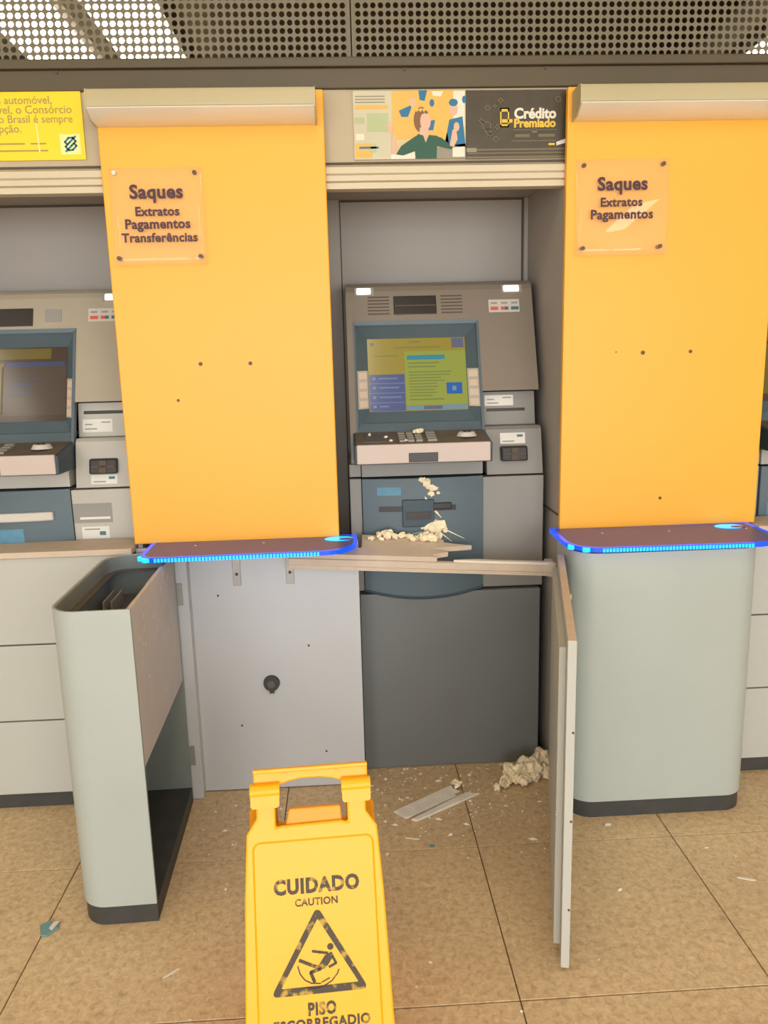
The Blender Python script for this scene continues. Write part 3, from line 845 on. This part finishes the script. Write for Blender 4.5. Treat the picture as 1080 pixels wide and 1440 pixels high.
# ------------------------------------------------------------------ open white door and broken counter edge
ang = math.atan2(1.578 - 2.315, .467 - .646)
dr = thing('counter_door', 'white counter door standing open edge-on beside the right cabinet', 'door', (.646, 2.315, 0), ang)
LN = math.hypot(.179, .737)
MB(local=True).box(0, LN, -.0, .020, .012, .835).build('board', 'white_laminate', dr, bevel=.0015)
MB(local=True).box(0.0, LN, .001, .019, .835, .837).build('raw_top_edge', 'raw_edge', dr)
MB(local=True).box(.02, LN - .055, -.016, 0, .03, .80).build('inner_board', 'white_laminate', dr, bevel=.0015)
for x, z in ((LN, .40), (LN, .17), (LN, .62)):
    MB(local=True).cyl((x - .001, .016, z), .003, 'x', .002, 8).build('screw', 'screw_dark', dr)
MB(local=True).cyl((.26, .020, .78), .009, 'y', .012, 10).build('catch_peg', 'raw_edge', dr)
MB(local=True).cyl((LN - .058, -.0165, .38), .006, 'y', .002, 10).build('cam_screw', 'hinge_metal', dr)

st = thing('broken_counter_edge', 'broken white counter edge hanging across the central machine', 'counter edge', (.225, 2.40, .79))
ty = math.atan2(.058, .85)
def tilt(p):
    x, y, z = p
    return (.225 + (x - .225) * math.cos(ty) + (z - .79) * math.sin(ty), y, .79 - (x - .225) * math.sin(ty) + (z - .79) * math.cos(ty))
m = MB(fn=tilt)
m.prism([(2.398, .772), (2.398, .784), (2.394, .786), (2.394, .806), (2.398, .808), (2.414, .808), (2.414, .772)], 'x', -.20, .662)
m.build('edge_rail', 'raw_edge', st)
def wsl(p): return tilt((p[0], p[1], p[2] + (p[1] - 2.396) * .27))
m = MB(fn=wsl)
jag = [(-.20, 2.396), (.275, 2.396), (.262, 2.412), (.290, 2.424), (.315, 2.432), (.285, 2.440), (.268, 2.452), (.300, 2.462), (.345, 2.470), (.40, 2.482), (.34, 2.490), (.305, 2.498), (.31, 2.512), (.27, 2.530), (.035, 2.533), (.032, 2.445), (-.20, 2.440)]
m.prism(jag, 'z', .8085, .824)
m.build('torn_worktop', 'raw_edge', st, bevel=.001)
m = MB(fn=tilt)
m.prism([(.33, 2.402), (.40, 2.400), (.655, 2.402), (.655, 2.424), (.48, 2.418), (.41, 2.424), (.37, 2.415)], 'z', .808, .816)
m.build('edge_splinter', 'debris_white', st)
MB(fn=tilt).box(.640, .668, 2.40, 2.46, .768, .815).build('end_block', 'raw_edge', st, bevel=.003)

# ------------------------------------------------------------------ posters
def poster(name, x0, x1, z0, z1, label, bgm, paint, mats):
    p = thing(name, label, 'poster', ((x0 + x1) / 2, 2.485, z0), group='posters on the header board')
    MB().box(x0, x1, 2.4805, 2.4868, z0, z1).build('sheet', bgm, p)
    m = MB(); paint(m); m.build('print', mats, p, flat=True)
# yellow text poster
PX = .00206
def paint_a(m):
    def P(px, py): return (-.741 + (px - 113) * .00203, 2.4800, 2.243 - (py - 125) * .00193)
    for s, r, y, wd in (('um automóvel,', 72, 145, 90), ('imóvel, o Consórcio', 99, 158.5, 128), ('do Brasil é sempre', 99, 171.5, 112), ('opção.', 25, 185, 40)):
        m.text(s, P(r, y), EX, EZ, wd * .00203, 0, .012, align='r')
    for x0, x1, y in ((-30, 28, 201), (36, 58, 201), (-40, 60, 211)):
        a = P(x0, y - 1.2); b = P(x1, y + 1.2)
        m.add([(a[0], 2.480, a[2]), (b[0], 2.480, a[2]), (b[0], 2.480, b[2]), (a[0], 2.480, b[2])], [(0, 1, 2, 3)], 0)
    a = P(78, 188); b = P(107, 217)
    m.add([(a[0], 2.4802, a[2]), (b[0], 2.4802, a[2]), (b[0], 2.4802, b[2]), (a[0], 2.4802, b[2])], [(0, 1, 2, 3)], 2)
    c = P(93, 202); s = .0205
    rib = [(-.75, -1.0), (.15, -.2), (.75, .35), (.35, .85), (-.25, .8), (-.8, .25), (-.45, -.05)]
    for sg, mi in ((1, 1), (-1, 1)):
        pts = [Vector((c[0] + sg * x * s, 2.4798, c[2] + sg * z * s)) for x, z in rib]
        for a, b in zip(pts, pts[1:]):
            d = (b - a).normalized(); n = Vector((-d.z, 0, d.x)) * s * .13
            a2, b2 = a - d * s * .08, b + d * s * .08
            m.add([a2 - n, b2 - n, b2 + n, a2 + n], [(0, 1, 2, 3)], mi)
    a = P(46, 172); b = P(49, 214)
    m.add([(a[0], 2.4797, a[2]), (b[0] - .002, 2.4797, a[2]), (b[0], 2.4797, b[2]), (a[0] + .002, 2.4797, b[2])], [(0, 1, 2, 3)], 2)
poster('yellow_poster', -1.36, -.741, 2.051, 2.243, 'yellow poster with small grey lettering at the upper left', 'poster_yellow', paint_a, ['print_grey', 'print_blue', 'print_pale'])
# poster of a woman in green
def mapper(x0, x1, z0, z1, c0, c1, d0, d1):
    def P(cx, cy, lay): return (x0 + (x1 - x0) * (cx - c0) / (c1 - c0), 2.4804 - lay * .00018, z1 - (z1 - z0) * (cy - d0) / (d1 - d0))
    return P
def paint_b(m):
    P = mapper(.052, .388, 2.040, 2.230, 10, 560, 25, 352)
    def poly(pts, mi, lay): m.add([P(x, y, lay) for x, y in pts], [list(range(len(pts)))], mi)
    def ell(cx, cy, a, b, mi, lay): poly([(cx + a * math.cos(t), cy + b * math.sin(t)) for t in [k * math.pi / 9 for k in range(18)]], mi, lay)
    CR, PA, GP, GO, WH, BL, SK, HA, GR, GY = range(10)
    poly([(10, 25), (200, 25), (190, 352), (10, 352)], PA, 1)
    poly([(200, 25), (500, 25), (500, 240), (200, 260)], GO, 1)
    poly([(500, 30), (555, 30), (555, 200), (500, 200)], WH, 1)
    poly([(20, 92), (180, 92), (180, 112), (20, 112)], GO, 2)
    for y in (48, 62, 76): poly([(20, y), (165, y), (165, y + 6), (20, y + 6)], GY, 2)
    poly([(75, 130), (180, 130), (180, 220), (75, 220)], GP, 2); poly([(20, 228), (60, 228), (60, 258), (20, 258)], WH, 2)
    poly([(15, 150), (65, 150), (65, 180), (15, 180)], GP, 2)
    poly([(15, 275), (100, 275), (100, 345), (15, 345)], GO, 2); poly([(35, 290), (130, 290), (130, 300), (35, 300)], BL, 3); poly([(90, 280), (120, 280), (120, 320), (90, 320)], GP, 3)
    poly([(232, 120), (290, 95), (310, 150), (245, 150)], BL, 2); ell(300, 80, 16, 20, SK, 2); poly([(240, 245), (295, 105), (318, 130), (305, 245)], GO, 3)
    poly([(330, 25), (372, 25), (360, 75), (335, 70)], BL, 2); ell(395, 85, 12, 18, BL, 3); poly([(380, 170), (410, 165), (400, 215), (370, 215)], BL, 2)
    poly([(395, 30), (450, 30), (440, 55), (400, 50)], WH, 2)
    ell(500, 115, 22, 32, SK, 3); ell(500, 84, 22, 18, BL, 4); poly([(480, 165), (545, 150), (560, 300), (455, 285)], BL, 3); ell(553, 70, 10, 18, BL, 3)
    poly([(420, 240), (470, 230), (480, 300), (420, 290)], GO, 3)
    poly([(400, 300), (560, 280), (560, 352), (400, 352)], GY, 3); poly([(495, 300), (555, 295), (555, 345), (495, 345)], WH, 4); poly([(190, 330), (320, 305), (320, 352), (190, 352)], WH, 4)
    ell(342, 165, 38, 62, HA, 5); ell(362, 172, 26, 44, SK, 6); poly([(335, 200), (375, 200), (378, 260), (330, 240)], SK, 5.5)
    poly([(325, 232), (350, 240), (362, 275), (378, 238), (420, 242), (415, 352), (310, 352), (305, 255)], GR, 7)
    poly([(308, 245), (330, 235), (325, 310), (250, 335), (215, 330), (240, 290)], GR, 8)
    poly([(405, 240), (440, 252), (500, 298), (485, 308), (410, 290)], GR, 8)
    poly([(214, 330), (190, 322), (198, 240), (212, 225), (224, 300)], SK, 9); ell(188, 200, 14, 26, SK, 10); poly([(160, 185), (195, 195), (190, 210)], SK, 11)
    poly([(500, 298), (480, 290), (495, 215), (512, 205), (520, 260)], SK, 9); ell(515, 200, 14, 22, SK, 10)
    for k in range(7): ell(322 + k * 9, 118 + (k % 2) * 10, 9, 9, (GO, HA)[k % 2], 7 + k * .2)
poster('photo_poster', .052, .388, 2.040, 2.230, 'poster of a woman in green with raised hands', 'p_cream', paint_b, ['p_cream', 'p_pale', 'p_green_pale', 'p_gold', 'p_white', 'p_blue', 'p_skin', 'p_hair', 'p_green', 'p_grey'])
def paint_c(m):
    P = mapper(.389, .698, 2.038, 2.229, 562, 1045, 22, 347)
    def poly(pts, mi, lay): m.add([P(x, y, lay) for x, y in pts], [list(range(len(pts)))], mi)
    def rect(a, b, c, d, mi, lay): poly([(a, b), (c, b), (c, d), (a, d)], mi, lay)
    def frame(a, b, c, d, t, mi):
        rect(a, b, c, b + t, mi, 2); rect(a, d - t, c, d, mi, 2); rect(a, b, a + t, d, mi, 2); rect(c - t, b, c, d, mi, 2)
    k = (.698 - .389) / 483
    m.text('Crédito', P(790, 156, 2), EX, EZ, 200 * k, 1, .04, align='l'); m.text('Premiado', P(790, 198, 2), EX, EZ, 198 * k, 2, .04, align='l')
    frame(724, 106, 766, 198, 6, 2); rect(724, 106, 766, 124, 2, 2); rect(724, 184, 766, 198, 2, 2); rect(732, 160, 782, 176, 2, 2)
    rr = random.Random(5)
    for a, b, s in ((652, 92, 26), (715, 60, 22), (690, 88, 18), (625, 155, 22), (655, 205, 26), (690, 240, 28), (985, 55, 26), (640, 170, 40), (670, 225, 18), (700, 185, 22)):
        frame(a, b, a + s, b + s, 4, 3)
    for a, b, c, d in ((785, 210, 995, 213), (875, 206, 900, 226), (795, 232, 865, 246), (905, 232, 985, 246), (780, 262, 990, 266), (955, 276, 985, 286)): rect(a, b, c, d, 3 if a != 955 else 2, 2)
    rect(562, 300, 1045, 308, 3, 1); rect(570, 318, 1040, 324, 3, 1); rect(566, 295, 612, 315, 4, 2); rect(562, 336, 1045, 347, 0, 1)
poster('credit_poster', .389, .698, 2.038, 2.229, 'dark brown poster reading Crédito Premiado', 'p_dark', paint_c, ['p_dark_line', 'p_white', 'p_yellow', 'p_dark_line', 'p_grey'])
m = MB(); m.prism([(.664, 2.082), (.664, 2.072), (.694, 2.080), (.694, 2.092)], 'y', 2.4775, 2.4785)
tag(origin_mesh(m.build('tape_strip', 'label_white'), (.68, 2.478, 2.07)), 'torn white tape strip on the dark poster corner', 'tape')

# ------------------------------------------------------------------ wet floor sign
sg = thing('wet_floor_sign', 'yellow folding wet floor sign standing in front', 'floor sign', (-.1, 1.465, 0), R_(3.0))
SL = .36; LL = .63 * math.hypot(1, SL); cs, sn = 1 / math.hypot(1, SL), SL / math.hypot(1, SL)
def leaf(p):           # (u across, d outward from the face, v up the leaf)
    u, d_, v = p
    q = v - LL
    return (u, q * sn - d_ * cs, .63 + q * cs + d_ * sn)
def leaf_b(p):
    u, d_, v = p
    q = v - LL
    return (u, .02 - q * sn * .9 + d_ * cs, .63 - .004 + q * cs - .0 * d_)
def LM(): return MB(local=True, fn=leaf)
T = .010
m = LM()
# side boards around the hand hole, as one outline with a notch cut from the top
out = [(-.152, .0), (.156, .0), (.146, .19), (.140, .42), (.133, .545), (.112, .575), (.112, .618), (.066, .618), (.066, .600), (.073, .596), (.073, .556), (.060, .560), (-.060, .558), (-.073, .556), (-.073, .596), (-.064, .600), (-.064, .618), (-.112, .618), (-.112, .575), (-.133, .545), (-.140, .42), (-.146, .19)]
m.prism(out, 'y', -T, 0)
fl = m.build('front_leaf', 'sign_yellow', sg, bevel=.004)
m = LM()
ins = rrect(-.122, .124, .02, .53, (.02, .02, .016, .016), 5)
ins2 = rrect(-.118, .120, .024, .526, (.018, .018, .013, .013), 5)
n = len(ins)
m.add([(x, .0, z) for x, z in ins] + [((a[0] + b[0]) / 2, .0022, (a[1] + b[1]) / 2) for a, b in zip(ins, ins2)] + [(x, .0, z) for x, z in ins2], [(i, (i + 1) % n, n + (i + 1) % n, n + i) for i in range(n)] + [(n + i, n + (i + 1) % n, 2 * n + (i + 1) % n, 2 * n + i) for i in range(n)])
m.build('raised_border', 'sign_yellow', fl, smooth=True)
# hinge rolls and grip
for s in (-1, 1):
    m = LM(); m.cyl((s * .093 - .030, -.004, .628), .015, 'x', .060, 16); m.prism(rrect(s * .093 - .029, s * .093 + .029, .596, .63, .006, 4), 'y', -.002, .008)
    m.build('hinge_roll', 'sign_yellow', sg, smooth=True)
m = LM()
arch = [(-.117, .630), (-.117, .668), (.119, .668), (.119, .632), (.062, .636), (.045, .642), (.02, .646), (-.02, .646), (-.045, .642), (-.062, .636)]
m.prism(arch, 'y', -.022, -.010); gp = m.build('grip', 'sign_yellow', sg, bevel=.003)
m = LM(); m.prism([(-.117, .662), (.119, .662), (.119, .670), (-.117, .670)], 'y', -.022, -.002); m.build('grip_lip', 'sign_yellow', gp, bevel=.002)
for u in (-.052, .055):
    m = LM(); m.cyl((u, -.011, .655), .005, 'y', .003, 10); m.build('rivet', 'sign_yellow', gp)
# back leaf
BM_ = lambda: MB(local=True, fn=leaf_b)
m = BM_(); m.prism([(-.152, .0), (.156, .0), (.140, .42), (.133, .545), (.112, .575), (.112, .618), (.074, .618), (.074, .50), (-.074, .50), (-.074, .618), (-.112, .618), (-.112, .575), (-.133, .545), (-.140, .42)], 'y', -.012, 0)
bl = m.build('back_leaf', 'sign_orange', sg, bevel=.003)
m = LM()
m.prism([(-.056, .548), (.062, .548), (.060, .588), (-.046, .588)], 'y', -.030, -.010)
m.build('lower_handle', 'sign_orange', sg, bevel=.003)
# print
U_, V_ = (1, 0, 0), (0, 0, 1)
def LP(): return MB(local=True, fn=lambda p: leaf((p[0], .0006 - p[1], p[2])))
m = LP()
m.text('CUIDADO', (.004, 0, .427), U_, V_, .172, 0, .05, 1.12, space=1.12)
m.text('CAUTION', (.002, 0, .402), U_, V_, .086, 0, .03, 1.05, space=1.06)
m.text('PISO', (.005, 0, .199), U_, V_, .056, 0, .045, 1.25, space=1.12)
m.text('ESCORREGADIO', (.004, 0, .175), U_, V_, .190, 0, .042, 1.05, space=1.1)
m.text('WET FLOOR', (.004, 0, .145), U_, V_, .10, 0, .012, 1.0) if False else None
# triangle ring with rounded corners
def round_tri(A_, r):
    pts = []; nn = len(A_)
    for i in range(nn):
        p0, p1, p2 = Vector(A_[i - 1]), Vector(A_[i]), Vector(A_[(i + 1) % nn])
        a = p1 + (p0 - p1).normalized() * r; b = p1 + (p2 - p1).normalized() * r
        for k in range(6):
            t = k / 5; pts.append(((1 - t) ** 2 * a.x + 2 * t * (1 - t) * p1.x + t * t * b.x, (1 - t) ** 2 * a.y + 2 * t * (1 - t) * p1.y + t * t * b.y))
    return pts
o_ = round_tri([(.003, .400), (-.095, .237), (.099, .237)], .016)
i_ = round_tri([(.003, .376), (-.074, .2515), (.079, .2515)], .003)
n = len(o_)
m.add([(x, 0, z) for x, z in o_] + [(x, 0, z) for x, z in i_], [(i, (i + 1) % n, n + (i + 1) % n, n + i) for i in range(n)])
def stroke(pts, w_):
    pts = [Vector((x, 0, z)) for x, z in pts]
    for a, b in zip(pts, pts[1:]):
        d_ = (b - a).normalized(); nv = Vector((-d_.z, 0, d_.x)) * w_ / 2; e_ = d_ * w_ * .2
        m.add([a - e_ - nv, b + e_ - nv, b + e_ + nv, a - e_ + nv], [(0, 1, 2, 3)])
m.add([(.026 + .0065 * math.cos(k * .5236), 0, .3215 + .0065 * math.sin(k * .5236)) for k in range(12)], [list(range(12))])
m.add([(.014, 0, .306), (.028, 0, .312), (.032, 0, .304), (.016, 0, .283), (.002, 0, .279), (.000, 0, .287)], [(0, 1, 2, 3, 4, 5)])
stroke([(.020, .310), (.004, .313), (-.010, .316)], .005)
stroke([(.029, .304), (.036, .290), (.022, .284)], .005)
stroke([(.006, .284), (-.008, .288), (-.036, .301)], .0065)
stroke([(.004, .282), (-.015, .277), (-.010, .264), (-.008, .259)], .0065)
stroke([(-.040, .291), (-.036, .276), (-.027, .264), (-.014, .257), (.004, .255)], .0025)
stroke([(-.024, .250), (-.008, .247), (.010, .250), (.026, .258), (.038, .271), (.041, .278)], .0025)
stroke([(.006, .257), (.022, .264)], .0025)
m.build('print', 'worn_ink', fl, flat=True)

# ------------------------------------------------------------------ debris
def lump(name, c, r, seed, m_, squash=.6, sub=3, amp=.55, flat_y=1.0):
    bm = bmesh.new(); bmesh.ops.create_icosphere(bm, subdivisions=sub, radius=1)
    rr = random.Random(seed)
    off = Vector((rr.uniform(0, 50), rr.uniform(0, 50), rr.uniform(0, 50)))
    for v in bm.verts:
        n = v.co.normalized()
        k = 1 + amp * noise.noise(n * 1.3 + off) + amp * .7 * noise.noise(n * 2.9 + off) + amp * .4 * noise.noise(n * 6.5 + off)
        v.co = n * k
    sx, sy = rr.uniform(.8, 1.5), rr.uniform(.7, 1.1) * flat_y
    for v in bm.verts: v.co = Vector((v.co.x * r * sx, v.co.y * r * sy, v.co.z * r * squash))
    z0 = min(v.co.z for v in bm.verts)
    for v in bm.verts: v.co.z -= z0
    me = bpy.data.meshes.new(name); bm.to_mesh(me); bm.free(); me.materials.append(M_[m_])
    o = bpy.data.objects.new(name, me); C.objects.link(o); o.location = c; o.rotation_euler = (0, 0, rr.uniform(0, 6.28) if flat_y == 1.0 else 0)
    return o
HEAP = ((.505, 2.395, .022), (.532, 2.425, .030), (.565, 2.44, .032), (.598, 2.455, .034), (.632, 2.475, .032), (.560, 2.392, .018), (.655, 2.435, .022), (.470, 2.375, .013), (.610, 2.415, .017), (.590, 2.50, .020), (.655, 2.51, .034), (.528, 2.465, .016), (.545, 2.41, .016), (.62, 2.44, .024), (.58, 2.415, .014))
for i, (x, y, r) in enumerate(HEAP):
    tag(lump('foam_chunk', (x, y, 0), r, 20 + i, 'foam', .95), 'torn cream foam chunk in the heap by the open door', 'foam', 'foam heap on the floor')
def wt(x, y): return wsl((x, y, .824))
rw = random.Random(4)
for i in range(24):
    x = .065 + .225 * i / 23 + rw.uniform(-.008, .008); y = 2.505 + rw.uniform(-.014, .016); r = rw.uniform(.005, .013)
    if i in (5, 6, 18, 19, 20): r = rw.uniform(.013, .018)
    tag(lump('foam_chunk', wt(x, y), r, 60 + i, 'foam', .9, 2), 'small cream foam chunk lying on the broken worktop', 'foam', 'foam bits on the worktop')
for i, (x, y, z, r) in enumerate(((.248, 2.543, 1.040, .010), (.262, 2.542, 1.018, .017), (.280, 2.543, 1.012, .013), (.277, 2.543, .992, .010), (.300, 2.544, 1.0, .006))):
    tag(lump('foam_clump', (x, y, z), r, 90 + i, 'foam', .9, 2, .6, .4), 'cream foam smear stuck high on the teal dispenser door', 'foam', 'foam stuck above the dispenser mouth')
for i, (x, y, z, r) in enumerate(((.262, 2.538, .872, .016), (.285, 2.536, .862, .026), (.305, 2.538, .880, .018), (.270, 2.538, .846, .018), (.298, 2.540, .845, .014), (.322, 2.543, .868, .010))):
    tag(lump('foam_clump', (x, y, z), r, 110 + i, 'foam', .9, 2, .6, .45), 'cream foam clump bursting out below the dispenser mouth', 'foam', 'foam below the dispenser mouth')
for i, (x, y, r) in enumerate(((.075, 2.56, .006), (.128, 2.53, .005), (.142, 2.49, .005), (.233, 2.555, .010), (.245, 2.565, .008), (.19, 2.47, .004))):
    tag(lump('foam_crumb', (x, y, 1.1815 + .0275 * (y - 2.456) / .15 + (.006 if .17 < x < .25 else 0)), r, 150 + i, 'foam', .8, 2), 'tiny foam crumb lying on the console of the central machine', 'foam', 'foam crumbs on the console')
# torn splinter of the dispenser and pale shard
m = MB(); m.prism([(.185, .842), (.205, .872), (.245, .880), (.262, .862), (.25, .838), (.21, .828)], 'y', 2.528, 2.538)
tag(origin_mesh(m.build('plastic_shard', 'shard_teal', bevel=.002), (.22, 2.533, .828)), 'glossy teal plastic shard below the dispenser mouth', 'shard')
# trim strip on the floor
tg = thing('trim_strip', 'broken grey trim strip lying on the floor by the base', 'trim strip', (.25, 2.31, 0))
m = MB(); m.prism([(.110, 2.272), (.148, 2.232), (.170, 2.243), (.330, 2.345), (.318, 2.352), (.342, 2.372), (.322, 2.388), (.318, 2.412)], 'z', .001, .007)
m.build('wide_slat', 'debris_grey', tg, bevel=.001)
m = MB(); m.prism([(.165, 2.222), (.182, 2.214), (.405, 2.352), (.375, 2.352), (.365, 2.360), (.345, 2.348)], 'z', .001, .009)
m.build('narrow_slat', 'debris_grey', tg, bevel=.001)
tag(lump('foam_chunk', (.335, 2.398, .007), .018, 131, 'foam', .7), 'small foam tuft stuck on the end of the grey trim strip', 'foam')
m = MB(); m.prism([(-.855, 1.835), (-.835, 1.85), (-.818, 1.842), (-.806, 1.846), (-.803, 1.82), (-.822, 1.795), (-.838, 1.797), (-.845, 1.812)], 'z', .001, .006)
m.add([(-.822, 1.842, .0065), (-.806, 1.846, .0065), (-.815, 1.81, .0065), (-.826, 1.82, .0065)], [(0, 1, 2, 3)], 1)
tag(origin_mesh(m.build('glass_shard', ['shard_teal', 'label_white'], bevel=.001), (-.83, 1.82, .001)), 'teal shard lying alone on the left floor', 'shard')
# single splinters
for i, (x, y, l, wd, a, lab) in enumerate(((1.072, 1.862, .05, .008, -20, 'white splinter on the floor below the right cabinet'), (.496, 1.672, .010, .009, 20, 'white fleck on the floor just right of the open door'),
        (.776, 2.147, .022, .012, 10, 'grey chip on the floor below the right cabinet plinth'), (-.471, 1.644, .045, .004, 40, 'thin pale splinter on the floor left of the sign'), (.159, 2.128, .045, .006, -15, 'thin pale splinter in front of the grey trim strip'),
        (.215, 2.085, .018, .010, 0, 'teal chip in front of the grey trim strip'))):
    m = MB(local=True)
    m.prism([(-l / 2, -wd * .3), (l * .2, -wd / 2), (l / 2, 0), (l * .25, wd / 2), (-l * .4, wd * .4)], 'z', 0, .003)
    o = m.build('splinter', 'shard_teal' if 'teal' in lab else ('debris_grey' if 'grey chip' in lab else 'debris_white')); o.location = (x, y, .001); o.rotation_euler = (0, 0, R_(a))
    tag(o, lab, 'debris')
m = MB(); rr = random.Random(11)
for k in range(330):
    if k < 230: x, y = rr.uniform(.03, .66), min(2.54, rr.gauss(2.36, .16))
    elif k < 290: x, y = rr.gauss(-.36, .12), rr.gauss(2.2, .16)
    else: x, y = rr.uniform(-1.1, 1.5), rr.uniform(1.3, 2.1)
    if y > 2.54 or (x < .03 and y > 2.38) or (x > .62 and y > 2.15) or (x < -.5 and 1.8 < y < 2.5): continue
    s = abs(rr.gauss(0, .0032)) + .0012; a = rr.uniform(0, 6.28); st_ = rr.choice((1, 1, 1, 2.5))
    ca, sa = math.cos(a) * s * st_, math.sin(a) * s
    vs = [(x + ca, y + sa, .0006), (x - sa, y + ca / st_, .0006), (x - ca, y - sa, .0006), (x + sa * .7, y - ca / st_, .0006), (x, y, .0006 + s * .8)]
    m.add(vs, [(0, 1, 4), (1, 2, 4), (2, 3, 4), (3, 0, 4), (0, 1, 2, 3)])
tag(m.build('floor_crumbs', 'debris_white'), 'fine pale crumbs scattered over the floor before the machine', 'debris', kind='stuff')
